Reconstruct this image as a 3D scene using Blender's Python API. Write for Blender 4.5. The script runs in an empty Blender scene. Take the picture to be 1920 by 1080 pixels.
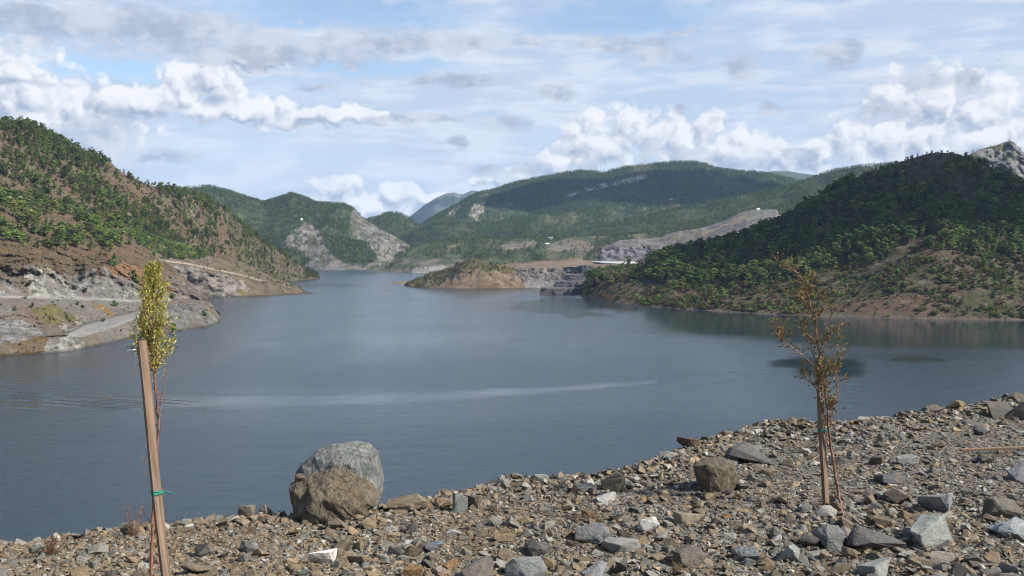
import bpy, bmesh, math, random
import numpy as np
from mathutils import Vector, Matrix

# ------------------------------------------------------------------ camera
SC = bpy.context.scene
COL = SC.collection
FPX, HOR, CAMZ = 1850.0, 470.0, 60.0
PITCH = math.atan((540 - HOR) / FPX)
CP, SP = math.cos(PITCH), math.sin(PITCH)
cam = bpy.data.objects.new('camera', bpy.data.cameras.new('camera'))
COL.objects.link(cam)
cam.location = (0, 0, CAMZ)
cam.rotation_euler = (math.pi / 2 - PITCH, 0, 0)
cam.data.sensor_width = 36.0
cam.data.lens = 36.0 * FPX / 1920.0
cam.data.clip_start = 0.1
cam.data.clip_end = 60000.0
SC.camera = cam

# ------------------------------------------------------------------ render settings / exposure
SC.render.engine = 'CYCLES'
SC.view_settings.view_transform = 'Standard'
SC.view_settings.look = 'None'
SC.view_settings.gamma = 1.0
SC.view_settings.exposure = 0.82
SC.cycles.use_denoising = True
SC.cycles.pixel_filter_type = 'BLACKMAN_HARRIS'
SC.cycles.filter_width = 1.1
SC.cycles.use_adaptive_sampling = True
SC.cycles.adaptive_threshold = 0.02
SC.cycles.adaptive_min_samples = 8
SC.cycles.max_bounces = 6
SC.cycles.diffuse_bounces = 1
SC.cycles.glossy_bounces = 2
SC.cycles.transmission_bounces = 2
SC.cycles.transparent_max_bounces = 4
SC.cycles.volume_bounces = 1
SC.cycles.caustics_reflective = False
SC.cycles.caustics_refractive = False

# ------------------------------------------------------------------ sun and sky
SUN = Vector((0.72, -0.25, 0.64)).normalized()
SUN_EL = math.asin(SUN.z)
SUN_AZ = math.atan2(SUN.x, SUN.y)
sun = bpy.data.objects.new('sun', bpy.data.lights.new('sun', 'SUN'))
COL.objects.link(sun)
sun.data.energy = 5.0
sun.data.angle = math.radians(0.55)
sun.data.color = (1.0, 0.95, 0.87)
sun.rotation_euler = (-SUN).to_track_quat('-Z', 'Y').to_euler()
sun.location = SUN * 50 + Vector((0, 0, 60))


HAZE_DENSITY = 2.5e-5
# shaded point, distance towards the sun, cloud size
CLOUD_A = (570, 1262, 180, 1350, 225, 200, 60)
CLOUD_B = (690, 1110, 90, 1350, 90, 170, 45)
CLOUD_C = (700, 5000, 380, 1900, 620, 300, 120)


class NT:
    """tiny helper for building node trees"""
    def __init__(self, tree):
        self.t = tree

    def n(self, typ, **kw):
        nd = self.t.nodes.new(typ)
        for k, v in kw.items():
            setattr(nd, k, v)
        return nd

    def put(self, sock, val):
        if isinstance(val, bpy.types.NodeSocket):
            self.t.links.new(val, sock)
        elif isinstance(val, (tuple, list)):
            try:
                sock.default_value = val
            except Exception:
                sock.default_value = tuple(val) + (1.0,)
        else:
            sock.default_value = val

    def m(self, op, a, b=None, c=None, clamp=False):
        nd = self.n('ShaderNodeMath', operation=op, use_clamp=clamp)
        for i, v in enumerate((a, b, c)):
            if v is not None:
                self.put(nd.inputs[i], v)
        return nd.outputs[0]

    def v(self, op, a, b=None, out=0):
        nd = self.n('ShaderNodeVectorMath', operation=op)
        self.put(nd.inputs[0], a)
        if b is not None:
            self.put(nd.inputs[3 if op == 'SCALE' else 1], b)
        return nd.outputs['Value'] if op in ('LENGTH', 'DOT_PRODUCT', 'DISTANCE') else nd.outputs[0]

    def noise(self, vec, scale, detail=4.0, rough=0.55, out='Fac', dims='3D', dist=0.0):
        nd = self.n('ShaderNodeTexNoise', noise_dimensions=dims)
        if vec is not None:
            self.put(nd.inputs['Vector'], vec)
        nd.inputs['Scale'].default_value = scale
        nd.inputs['Detail'].default_value = detail
        nd.inputs['Roughness'].default_value = rough
        nd.inputs['Distortion'].default_value = dist
        return nd.outputs[out]

    def smooth(self, x, lo, hi, a=0.0, b=1.0):
        nd = self.n('ShaderNodeMapRange', interpolation_type='SMOOTHSTEP')
        self.put(nd.inputs['Value'], x)
        for i, v in zip(('From Min', 'From Max', 'To Min', 'To Max'), (lo, hi, a, b)):
            self.put(nd.inputs[i], v)
        return nd.outputs[0]

    def mix(self, f, a, b, blend='MIX'):
        nd = self.n('ShaderNodeMix', data_type='RGBA', blend_type=blend)
        self.put(nd.inputs[0], f)
        self.put(nd.inputs[6], a)
        self.put(nd.inputs[7], b)
        return nd.outputs[2]


def ray(px, py):
    u = (np.asarray(px, float) - 960) / FPX
    v = (540 - np.asarray(py, float)) / FPX
    return u, CP + v * SP, -SP + v * CP


def W(px, py, Y):
    dx, dy, dz = ray(px, py)
    s = np.asarray(Y, float) / dy
    return dx * s, np.asarray(Y, float) + 0 * dx, CAMZ + dz * s


def levelY(px, py, z=0.0):
    dx, dy, dz = ray(px, py)
    return dy * (np.asarray(z, float) - CAMZ) / dz


def proj(x, y, z):
    zz = z - CAMZ
    d = y * CP - zz * SP
    return 960 + FPX * x / d, 540 - FPX * (y * SP + zz * CP) / d


def sky_uv(px, py):
    dx, dy, dz = ray(px, py)
    return (18.5 * math.atan2(float(dx), float(dy)),
            18.5 * math.atan2(float(dz), math.hypot(float(dx), float(dy))))


world = bpy.data.worlds.new('World')
SC.world = world
world.use_nodes = True
wt = world.node_tree
wt.nodes.clear()
w = NT(wt)
SKY_STRENGTH = 0.10
sky = w.n('ShaderNodeTexSky', sky_type='NISHITA', sun_disc=False)
sky.sun_elevation = SUN_EL
sky.sun_rotation = SUN_AZ
sky.altitude = 300
sky.air_density = 1.0
sky.dust_density = 1.0
sky.ozone_density = 2.0
tc = w.n('ShaderNodeTexCoord')
sep = w.n('ShaderNodeSeparateXYZ')
w.put(sep.inputs[0], tc.outputs['Generated'])
az = w.m('MULTIPLY', w.m('ARCTAN2', sep.outputs[0], sep.outputs[1]), 18.5)
hyp = w.m('SQRT', w.m('ADD', w.m('MULTIPLY', sep.outputs[0], sep.outputs[0]),
                      w.m('MULTIPLY', sep.outputs[1], sep.outputs[1])))
el = w.m('MULTIPLY', w.m('ARCTAN2', sep.outputs[2], hyp), 18.5)
cmb = w.n('ShaderNodeCombineXYZ')
w.put(cmb.inputs[0], az)
w.put(cmb.inputs[1], el)
P0 = cmb.outputs[0]


def wn(*a_, **k_):
    return w.noise(*a_, dims='2D', **k_)


def ell_max(p, ells):
    cur = None
    for (cx, cy, rx, ry) in ells:
        u, v_ = sky_uv(cx, cy)
        nd = w.n('ShaderNodeVectorMath', operation='MULTIPLY_ADD')
        w.put(nd.inputs[0], p)
        nd.inputs[1].default_value = (100.0 / rx, 100.0 / ry, 0.0)
        nd.inputs[2].default_value = (-u * 100.0 / rx, -v_ * 100.0 / ry, 0.0)
        d = w.v('LENGTH', nd.outputs[0])
        cur = d if cur is None else w.m('MINIMUM', cur, d)
    return w.m('SUBTRACT', 1.0, cur)


CUMULUS = [(10, 172, 150, 98), (160, 218, 128, 78), (90, 230, 120, 60), (250, 192, 130, 42), (335, 165, 66, 50), (412, 150, 66, 50),
           (450, 212, 200, 34), (620, 214, 170, 20), (480, 110, 70, 30),
           (1110, 268, 92, 66), (1185, 248, 78, 52), (1270, 262, 120, 60), (1370, 285, 120, 46), (1045, 306, 80, 38),
           (1460, 300, 70, 32), (1530, 290, 70, 36), (1745, 195, 120, 78), (1835, 205, 90, 70), (1690, 260, 150, 58),
           (1860, 275, 130, 70), (1600, 262, 70, 44), (622, 354, 64, 28), (735, 366, 62, 26), (800, 376, 60, 18), (690, 386, 150, 26),
           (940, 330, 80, 26), (2050, 240, 150, 90), (-160, 190, 140, 90)]
GREY = [(885, 78, 75, 26), (730, 82, 190, 26), (470, 95, 300, 34), (120, 42, 260, 46), (330, 60, 240, 40), (1170, 84, 110, 17),
        (1235, 104, 62, 16), (1388, 132, 40, 28), (1578, 102, 66, 28), (860, 150, 95, 13), (800, 153, 36, 13),
        (1045, 172, 44, 17), (860, 270, 25, 16), (1445, 208, 36, 16), (1273, 204, 17, 12), (1725, 148, 56, 26),
        (1802, 150, 52, 20), (275, 293, 100, 14), (790, 224, 110, 10), (185, 250, 70, 34), (30, 155, 90, 8),
        (600, 166, 52, 8), (1000, 78, 60, 8), (1285, 58, 40, 6), (940, 232, 60, 16), (930, 320, 70, 16),
        (1500, 290, 40, 22), (1640, 215, 40, 18), (1290, 290, 40, 20)]
BLUE = [(205, 128, 130, 22), (540, 38, 120, 18), (1150, 35, 220, 38), (700, 128, 200, 16), (640, 20, 300, 30)]


WARP = w.v('SUBTRACT', wn(P0, 1.5, 3, 0.55, 'Color'), (0.5, 0.5, 0.5))


def cloud_field(off):
    p = P0 if off is None else w.v('ADD', P0, off)
    p1 = w.v('ADD', p, w.v('MULTIPLY', WARP, (0.5, 0.36, 0.0)))
    bill = wn(p, 1.8, 7, 0.56)
    vo = w.n('ShaderNodeTexVoronoi', feature='F1', voronoi_dimensions='2D')
    vo.inputs['Scale'].default_value = 2.7
    vo.inputs['Detail'].default_value = 2.0
    vo.inputs['Roughness'].default_value = 0.45
    w.put(vo.inputs['Vector'], p1)
    lump = w.m('SUBTRACT', 0.30, w.m('MULTIPLY', w.m('MULTIPLY', vo.outputs['Distance'], vo.outputs['Distance']), 1.25))
    e = ell_max(p1, CUMULUS)
    f = w.m('ADD', w.m('ADD', e, 0.06), w.m('MULTIPLY', w.m('SUBTRACT', bill, 0.5), 0.85))
    return w.m('ADD', f, w.m('MULTIPLY', lump, 0.36))


# high veil
veil_n = wn(w.v('MULTIPLY', P0, (0.16, 0.75, 1.0)), 1.0, 5, 0.6)
veil_f = wn(w.v('MULTIPLY', P0, (0.5, 2.4, 1.0)), 1.0, 5, 0.6)
veil = w.m('ADD', w.m('MULTIPLY', veil_n, 0.75), w.m('MULTIPLY', veil_f, 0.45))
blue = w.smooth(ell_max(w.v('ADD', P0, w.v('MULTIPLY', WARP, (0.9, 0.45, 0.0))), BLUE), -0.35, 0.6)
veil_a = w.m('MULTIPLY', w.smooth(veil, 0.40, 0.68, 0.64, 1.0), w.m('MULTIPLY', w.m('SUBTRACT', 1.0, w.m('MULTIPLY', blue, 0.8)), w.smooth(el, 4.7, 9.5, 1.0, 0.15)))
K = 0.72 / SKY_STRENGTH
VEIL_C = (0.45 * K, 0.515 * K, 0.64 * K, 1)
c = w.mix(veil_a, sky.outputs[0], w.mix(w.smooth(veil_f, 0.38, 0.66), VEIL_C, (0.59 * K, 0.635 * K, 0.72 * K, 1)))
# cumulus
f0 = cloud_field(None)
f1 = cloud_field((0.09, 0.14, 0.0))
soft = wn(P0, 1.4, 4, 0.55)
ca = w.smooth(f0, -0.06, 0.32)
lit = w.m('ADD', 0.62, w.m('MULTIPLY', w.m('SUBTRACT', f0, f1), 1.15), clamp=True)
lit = w.m('ADD', lit, w.m('MULTIPLY', w.m('SUBTRACT', soft, 0.5), 0.7), clamp=True)
cc = w.mix(lit, (0.31 * K, 0.36 * K, 0.47 * K, 1), (0.78 * K, 0.78 * K, 0.79 * K, 1))
c = w.mix(w.m('MULTIPLY', ca, 0.93), c, cc)
# grey flat clouds
gn = wn(w.v('MULTIPLY', P0, (1.0, 1.8, 1.0)), 2.1, 5, 0.62)
gw = w.v('ADD', P0, w.v('MULTIPLY', WARP, (0.55, 0.24, 0.0)))
gf = w.m('ADD', ell_max(gw, GREY), w.m('MULTIPLY', w.m('SUBTRACT', gn, 0.5), 2.0))
gf = w.m('MAXIMUM', gf, w.m('MULTIPLY', w.m('SUBTRACT', veil_f, 0.68), 3.0))
ga = w.m('MULTIPLY', w.smooth(gf, -0.12, 0.60), 0.82)
gc = w.mix(w.smooth(w.m('ADD', w.m('MULTIPLY', soft, 0.6), w.m('MULTIPLY', gn, 0.4)), 0.38, 0.62), (0.31 * K, 0.355 * K, 0.455 * K, 1), (0.53 * K, 0.56 * K, 0.64 * K, 1))
c = w.mix(ga, c, gc)
bg = w.n('ShaderNodeBackground')
w.put(bg.inputs['Color'], c)
bg.inputs['Strength'].default_value = SKY_STRENGTH
wo = w.n('ShaderNodeOutputWorld')
wt.links.new(bg.outputs[0], wo.inputs['Surface'])
world.cycles.sampling_method = 'NONE'

# ------------------------------------------------------------------ numpy noise


def _hash(ix, iy, iz, seed):
    h = (ix.astype(np.int64) * 374761393 + iy.astype(np.int64) * 668265263 + iz.astype(np.int64) * 2147483647
         + seed * 1274126177) & 0xFFFFFFFF
    h = ((h ^ (h >> 13)) * 1274126177) & 0xFFFFFFFF
    h = h ^ (h >> 16)
    return (h & 0xFFFFFF) / float(0xFFFFFF)


def vnoise(x, y, z=None, seed=0):
    x = np.asarray(x, float)
    y = np.asarray(y, float)
    ix, iy = np.floor(x), np.floor(y)
    fx, fy = x - ix, y - iy
    fx = fx * fx * fx * (fx * (fx * 6 - 15) + 10)
    fy = fy * fy * fy * (fy * (fy * 6 - 15) + 10)
    if z is None:
        o = np.zeros_like(ix)
        a = _hash(ix, iy, o, seed); b = _hash(ix + 1, iy, o, seed)
        c_ = _hash(ix, iy + 1, o, seed); d = _hash(ix + 1, iy + 1, o, seed)
        return (a + (b - a) * fx) * (1 - fy) + (c_ + (d - c_) * fx) * fy
    z = np.asarray(z, float)
    iz = np.floor(z)
    fz = z - iz
    fz = fz * fz * (3 - 2 * fz)
    r = []
    for k in (0, 1):
        a = _hash(ix, iy, iz + k, seed); b = _hash(ix + 1, iy, iz + k, seed)
        c_ = _hash(ix, iy + 1, iz + k, seed); d = _hash(ix + 1, iy + 1, iz + k, seed)
        r.append((a + (b - a) * fx) * (1 - fy) + (c_ + (d - c_) * fx) * fy)
    return r[0] * (1 - fz) + r[1] * fz


def fbm(x, y, z=None, octv=5, seed=0, gain=0.5):
    s, a, t = 0.0, 1.0, 0.0
    for i in range(octv):
        f = 2.03 ** i
        s = s + a * vnoise(x * f + 17.3 * i, y * f - 9.1 * i, None if z is None else z * f + 4.7 * i, seed + i)
        t += a
        a *= gain
    return s / t * 2 - 1           # about -0.6..0.6


def ridged(x, y, octv=4, seed=0):
    s, a, t = 0.0, 1.0, 0.0
    for i in range(octv):
        f = 2.03 ** i
        s = s + a * (1 - np.abs(2 * vnoise(x * f + 3.3 * i, y * f + 8.8 * i, None, seed + i) - 1))
        t += a
        a *= 0.5
    return s / t


def sstep(x, a, b):
    t = np.clip((x - a) / (b - a), 0, 1)
    return t * t * (3 - 2 * t)


def inpoly(px, py, poly):
    px = np.asarray(px); py = np.asarray(py)
    r = np.zeros(px.shape, bool)
    n = len(poly)
    for i in range(n):
        x1, y1 = poly[i]; x2, y2 = poly[(i + 1) % n]
        if y1 == y2:
            continue
        c_ = ((y1 > py) != (y2 > py)) & (px < (x2 - x1) * (py - y1) / (y2 - y1) + x1)
        r ^= c_
    return r


# ------------------------------------------------------------------ object helpers


def tag(o, label=None, cat=None, group=None, kind=None):
    if label: o['label'] = label
    if cat: o['category'] = cat
    if group: o['group'] = group
    if kind: o['kind'] = kind
    return o


def link(o, parent=None):
    COL.objects.link(o)
    if parent is not None:
        o.parent = parent
    return o


def grid_mesh(name, X, Y, Z, colr=None, mat=None, attrs=None, smooth=True):
    nr, nc = X.shape
    me = bpy.data.meshes.new(name)
    nv = nr * nc
    me.vertices.add(nv)
    me.vertices.foreach_set('co', np.stack([X, Y, Z], -1).astype(np.float32).ravel())
    i = np.arange((nr - 1) * (nc - 1))
    r, c_ = i // (nc - 1), i % (nc - 1)
    a = r * nc + c_
    q = np.stack([a, a + 1, a + nc + 1, a + nc], -1)
    me.loops.add(q.size)
    me.loops.foreach_set('vertex_index', q.ravel().astype(np.int32))
    me.polygons.add(len(q))
    me.polygons.foreach_set('loop_start', (np.arange(len(q)) * 4).astype(np.int32))
    if smooth:
        me.polygons.foreach_set('use_smooth', np.ones(len(q), bool))
    me.update(calc_edges=True)
    if colr is not None:
        at = me.color_attributes.new('Col', 'FLOAT_COLOR', 'POINT')
        at.data.foreach_set('color', np.concatenate([colr.reshape(-1, 3), np.ones((nv, 1))], 1).astype(np.float32).ravel())
    for k, v in (attrs or {}).items():
        at = me.attributes.new(k, 'FLOAT', 'POINT')
        at.data.foreach_set('value', v.astype(np.float32).ravel())
    if mat: me.materials.append(mat)
    return me


def mesh_np(name, verts, faces, mat=None, smooth=False, colr=None):
    """faces: (n,3) or (n,4) array"""
    me = bpy.data.meshes.new(name)
    verts = np.asarray(verts, np.float32)
    faces = np.asarray(faces, np.int32)
    me.vertices.add(len(verts))
    me.vertices.foreach_set('co', verts.ravel())
    me.loops.add(faces.size)
    me.loops.foreach_set('vertex_index', faces.ravel())
    me.polygons.add(len(faces))
    me.polygons.foreach_set('loop_start', (np.arange(len(faces)) * faces.shape[1]).astype(np.int32))
    if smooth:
        me.polygons.foreach_set('use_smooth', np.ones(len(faces), bool))
    me.update(calc_edges=True)
    if colr is not None:
        at = me.color_attributes.new('Col', 'FLOAT_COLOR', 'POINT')
        at.data.foreach_set('color', np.concatenate([colr, np.ones((len(verts), 1))], 1).astype(np.float32).ravel())
    if mat: me.materials.append(mat)
    return me


def from_bm(name, bm, mat=None, smooth=False):
    me = bpy.data.meshes.new(name)
    bm.to_mesh(me)
    bm.free()
    if smooth:
        me.polygons.foreach_set('use_smooth', np.ones(len(me.polygons), bool))
    if mat: me.materials.append(mat)
    return me


def add_tube(bm, pts, radii, sides=6, cap=True):
    pts = [Vector(p) for p in pts]
    rings = []
    for i, p in enumerate(pts):
        d = (pts[min(i + 1, len(pts) - 1)] - pts[max(i - 1, 0)]).normalized()
        a = d.cross(Vector((0.13, 1, 0.21))).normalized()
        b = d.cross(a)
        rings.append([bm.verts.new(p + (a * math.cos(t) + b * math.sin(t)) * radii[i])
                      for t in [2 * math.pi * k / sides for k in range(sides)]])
    for r0, r1 in zip(rings, rings[1:]):
        for k in range(sides):
            bm.faces.new((r0[k], r0[(k + 1) % sides], r1[(k + 1) % sides], r1[k]))
    if cap:
        bm.faces.new(rings[0][::-1])
        bm.faces.new(rings[-1])


def add_box(bm, lo, hi):
    M = Matrix.Translation((Vector(lo) + Vector(hi)) / 2) @ Matrix.Diagonal((*(Vector(hi) - Vector(lo)), 1))
    return bmesh.ops.create_cube(bm, size=1, matrix=M)['verts']


# ------------------------------------------------------------------ materials


def new_mat(name):
    m = bpy.data.materials.new(name)
    m.use_nodes = True
    m.node_tree.nodes.clear()
    g = NT(m.node_tree)
    b = g.n('ShaderNodeBsdfPrincipled')
    o = g.n('ShaderNodeOutputMaterial')
    m.node_tree.links.new(b.outputs[0], o.inputs['Surface'])
    b.inputs['Specular IOR Level'].default_value = 0.25
    return m, g, b


def bump(g, h, dist, strength=1.0):
    nd = g.n('ShaderNodeBump')
    nd.inputs['Distance'].default_value = dist
    g.put(nd.inputs['Strength'], strength)
    g.put(nd.inputs['Height'], h)
    return nd.outputs[0]


def mat_terrain(name, s1, s2, bd):
    m, g, b = new_mat(name)
    at = g.n('ShaderNodeAttribute', attribute_name='Col')
    geo = g.n('ShaderNodeNewGeometry')
    p = geo.outputs['Position']
    n1 = g.noise(p, s1, 6, 0.65)
    n2 = g.noise(p, s2, 5, 0.7)
    k = g.m('ADD', g.m('MULTIPLY', n1, 0.8), g.m('MULTIPLY', n2, 0.9))
    k = g.smooth(k, 0.45, 1.25, 0.55, 1.45)
    c_ = g.v('SCALE', at.outputs['Color'], k)
    g.put(b.inputs['Base Color'], c_)
    b.inputs['Roughness'].default_value = 0.95
    b.inputs['Specular IOR Level'].default_value = 0.1
    g.put(b.inputs['Normal'], bump(g, n2, bd, 0.9))
    return m


M_NEARLAND = mat_terrain('hillside_near', 0.11, 0.75, 1.8)
M_FARLAND = mat_terrain('hillside_far', 0.015, 0.08, 9.0)


def mat_foliage(name, attr_type, base):
    m, g, b = new_mat(name)
    if attr_type == 'INST':
        at = g.n('ShaderNodeAttribute', attribute_name='tint', attribute_type='INSTANCER')
        tint = at.outputs['Color']
    else:
        tint = g.n('ShaderNodeObjectInfo').outputs['Color']
    geo = g.n('ShaderNodeNewGeometry')
    n = g.noise(geo.outputs['Position'], 0.9, 3, 0.6)
    k = g.smooth(n, 0.3, 0.7, 0.72, 1.3)
    c_ = g.v('SCALE', g.mix(1.0, tint, base + (1,), 'MULTIPLY'), k)
    g.put(b.inputs['Base Color'], c_)
    b.inputs['Roughness'].default_value = 0.75
    b.inputs['Specular IOR Level'].default_value = 0.15
    tr = g.n('ShaderNodeBsdfTranslucent')
    g.put(tr.inputs['Color'], g.v('MULTIPLY', c_, (1.1, 1.2, 0.6)))
    mx = g.n('ShaderNodeMixShader')
    mx.inputs[0].default_value = 0.22
    m.node_tree.links.new(b.outputs[0], mx.inputs[1])
    m.node_tree.links.new(tr.outputs[0], mx.inputs[2])
    out = [x for x in m.node_tree.nodes if x.type == 'OUTPUT_MATERIAL'][0]
    m.node_tree.links.new(mx.outputs[0], out.inputs['Surface'])
    return m


M_LEAF_I = mat_foliage('pine_needles_wood', 'INST', (1.0, 1.0, 1.0))
M_LEAF_O = mat_foliage('pine_needles', 'OBJ', (1.0, 1.0, 1.0))


def mat_plain(name, col, rough=0.8, nscale=None, namp=0.3, bd=None, spec=0.25):
    m, g, b = new_mat(name)
    b.inputs['Roughness'].default_value = rough
    b.inputs['Specular IOR Level'].default_value = spec
    if nscale:
        tcx = g.n('ShaderNodeTexCoord')
        n = g.noise(tcx.outputs['Object'], nscale, 6, 0.65)
        k = g.smooth(n, 0.3, 0.7, 1 - namp, 1 + namp)
        g.put(b.inputs['Base Color'], g.v('SCALE', col + (1,), k) if False else
              g.mix(1.0, col + (1,), g.v('SCALE', (1.0, 1.0, 1.0), k), 'MULTIPLY'))
        if bd:
            g.put(b.inputs['Normal'], bump(g, n, bd, 0.8))
    else:
        b.inputs['Base Color'].default_value = col + (1,)
    return m


M_BARK = mat_plain('bark', (0.10, 0.065, 0.045), 0.9, 3.0, 0.35)

# ------------------------------------------------------------------ terrain lofts
LAYERS = []          # (px, py, Y) samples of all land for the visibility test


def row_arr(row, xs):
    """row: list of (px, py, Y) or (px, py, 'w') or (px,py,('z',zval))"""
    px = np.array([r[0] for r in row], float)
    py = np.interp(xs, px, [r[1] for r in row])
    Yk = []
    for r in row:
        if r[2] == 'w':
            Yk.append(float(levelY(r[0], r[1], 0.0)))
        elif isinstance(r[2], tuple):
            Yk.append(float(levelY(r[0], r[1], r[2][1])))
        else:
            Yk.append(float(r[2]))
    Yv = np.interp(xs, px, Yk)
    if all(r[2] == 'w' for r in row):
        Yv = levelY(xs, py, 0.0)
    return np.stack(W(xs, py, Yv), -1)


def mid(a, b, ty, tz):
    xs = a[:, 0] / a[:, 1]
    Yv = a[:, 1] + (b[:, 1] - a[:, 1]) * ty
    Zv = a[:, 2] + (b[:, 2] - a[:, 2]) * tz
    return np.stack([xs * Yv, Yv, Zv], -1)


def push(a, dY, dz=None, z=None):
    xs = a[:, 0] / a[:, 1]
    Yv = a[:, 1] + dY
    Zv = a[:, 2] + dz if z is None else np.full(len(a), float(z))
    return np.stack([xs * Yv, Yv, Zv], -1)


class Land:
    pass


def loft(name, rows, segs, ampz, scale, painter, mat, ampy=None, yscale=12.0, seed=1, smooth=True, gully=0.0, octv=6):
    R = np.stack(rows, 0)                      # (nrow, ncol, 3)
    nrow = len(R)
    out, az_, ay_ = [], [], []
    ampy = ampy or [0.0] * nrow
    for i in range(nrow - 1):
        n = segs[i]
        ts = np.arange(n) / n if i < nrow - 2 else np.arange(n + 1) / n
        p1, p2 = R[i], R[i + 1]
        p0 = R[i - 1] if i > 0 else 2 * p1 - p2
        p3 = R[i + 2] if i + 2 < nrow else 2 * p2 - p1
        for t in ts:
            if smooth:
                q = 0.5 * ((2 * p1) + (p2 - p0) * t + (2 * p0 - 5 * p1 + 4 * p2 - p3) * t * t
                           + (3 * p1 - p0 - 3 * p2 + p3) * t ** 3)
                q = 0.5 * q + 0.5 * (p1 + (p2 - p1) * t)
            else:
                q = p1 + (p2 - p1) * t
            out.append(q)
            az_.append(ampz[i] + (ampz[i + 1] - ampz[i]) * t)
            ay_.append(ampy[i] + (ampy[i + 1] - ampy[i]) * t)
    G = np.stack(out, 0)
    X, Y, Z = G[..., 0].copy(), G[..., 1].copy(), G[..., 2].copy()
    AZ, AY = np.array(az_)[:, None], np.array(ay_)[:, None]
    n = fbm(X / scale, Y / scale, None, octv, seed)
    if gully:
        n = n + gully * (ridged(X / scale * 0.8, Y / scale * 0.45, 4, seed + 40) - 0.62)
    dz = AZ * n * 1.6
    if AY.max() > 0:
        d3 = fbm(X / yscale, Z / yscale * 1.3, Y / yscale * 0.5, 5, seed + 9, 0.6)
        s = 1 + AY * d3 * 1.6 / Y
        X, Y = X * s, Y * s
    Z = Z + dz
    L = Land()
    L.X, L.Y, L.Z = X, Y, Z
    L.px, L.py = proj(X, Y, Z)
    e1 = np.stack([np.gradient(a, axis=1) for a in (X, Y, Z)], -1)
    e2 = np.stack([np.gradient(a, axis=0) for a in (X, Y, Z)], -1)
    nn = np.cross(e1, e2)
    ln = np.linalg.norm(nn, axis=-1) + 1e-9
    L.area = ln
    L.nz = np.abs(nn[..., 2]) / ln
    L.seed = seed
    colr = painter(L)
    o = bpy.data.objects.new(name, grid_mesh(name, X, Y, Z, np.clip(colr * 0.80, 0.01, 0.8), mat))
    link(o)
    tag(o, kind='structure')
    L.obj = o
    LAYERS.append(np.stack([L.px.ravel(), L.py.ravel(), Y.ravel()], -1))
    return L


def lerp3(a, b, t):
    return np.asarray(a) + (np.asarray(b) - np.asarray(a)) * t[..., None]


def blend(colr, c2, mask):
    return colr + (np.asarray(c2) - colr) * mask[..., None]


def jit(L, a=5.0, s=11.0):
    """pixel coordinates with a ragged edge, for patches of soil and rock"""
    sc = L.Y / FPX * s
    return (L.px + a * fbm(L.X / sc, L.Z / sc, L.Y / sc, 4, L.seed + 71) * 2,
            L.py + a * fbm(L.X / sc + 50, L.Z / sc, L.Y / sc, 4, L.seed + 72) * 2)


SOIL = (0.118, 0.090, 0.064)
TAN = (0.165, 0.132, 0.098)
RUST = (0.150, 0.086, 0.048)
DUST = (0.168, 0.152, 0.132)
ROCK = (0.30, 0.29, 0.27)
PALE = (0.245, 0.235, 0.205)
DARKR = (0.085, 0.085, 0.09)
SCRUB = (0.085, 0.095, 0.035)
OLIVE = (0.13, 0.115, 0.04)
FLOOR = (0.105, 0.088, 0.045)


def strata(L, s=4.0, k=0.5):
    v = fbm((L.X + L.Z * 0.7) / (s * 1.3), (L.Z - L.X * 0.25) / s, L.Y / (s * 2), 5, L.seed + 33, 0.68)
    return np.clip(1 + k * v * 1.7, 0.35, 1.7)[..., None]


# ---- left near shore: quarry cuts, two gravel roads, brown slope, pine slope
xs = np.arange(-260, 413.1, 1.45)
r_sh = row_arr([(-300, 697, 'w'), (-100, 682, 'w'), (0, 668, 'w'), (60, 664.5, 'w'), (110, 661, 'w'), (150, 654.5, 'w'),
                (185, 648, 'w'), (230, 638, 'w'), (260, 631, 'w'), (300, 625, 'w'), (340, 621, 'w'), (385, 614, 'w'),
                (405, 608, 'w'), (414, 600, 'w')], xs)
z_ = lambda v: ('z', v)
r_bk = row_arr([(-300, 655, z_(8)), (0, 645, z_(6)), (60, 634, z_(8)), (110, 628, z_(9)), (154, 631, z_(7)), (207, 615, z_(8)),
                (267, 592, z_(12)), (310, 583, z_(13)), (360, 576, z_(13.5)), (395, 577, z_(12)), (414, 599.5, z_(0.4))], xs)
r_rd = row_arr([(-300, 650, z_(9)), (0, 640, z_(7)), (60, 631, z_(8.6)), (126, 626, z_(9.2)), (166, 609, z_(9)), (207, 598, z_(10)),
                (261, 584, z_(13.5)), (310, 575, z_(14.5)), (360, 568, z_(15)), (395, 573, z_(13)), (414, 599, z_(0.6))], xs)
r_c1 = row_arr([(-300, 605, 560), (0, 603, 622), (40, 600, 640), (86, 608, 660), (126, 617, 678), (166, 601, 712),
                (207, 590, 738), (261, 578, 775), (310, 570, 830), (360, 565, 868), (395, 572, 856), (414, 598.8, 858)], xs)
r_u1 = row_arr([(-300, 562, 640), (0, 559, 690), (130, 560.5, 742), (190, 563, 765), (261, 567, 805), (310, 563, 852), (360, 562, 890),
                (395, 571, 866), (414, 598.6, 861)], xs)
r_u2 = push(r_u1, 10, 0.35)
r_ct = row_arr([(-300, 500, 690), (0, 503, 728), (60, 500, 745), (110, 508, 775), (135, 520, 790), (160, 508, 800), (195, 503, 815),
                (260, 534, 848), (310, 542, 890), (350, 550, 912), (390, 568, 890), (414, 598.2, 874)], xs)
r_br = row_arr([(-300, 430, 790), (0, 448, 800), (100, 458, 860), (200, 470, 910), (260, 492, 940), (310, 514, 965),
                (350, 534, 955), (390, 565, 915), (414, 597.8, 880)], xs)
r_tt = row_arr([(-300, 345, 900), (0, 372, 920), (100, 392, 990), (200, 418, 1040), (260, 455, 1050), (310, 494, 1030),
                (350, 526, 990), (390, 562.5, 935), (414, 597.5, 886)], xs)
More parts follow.
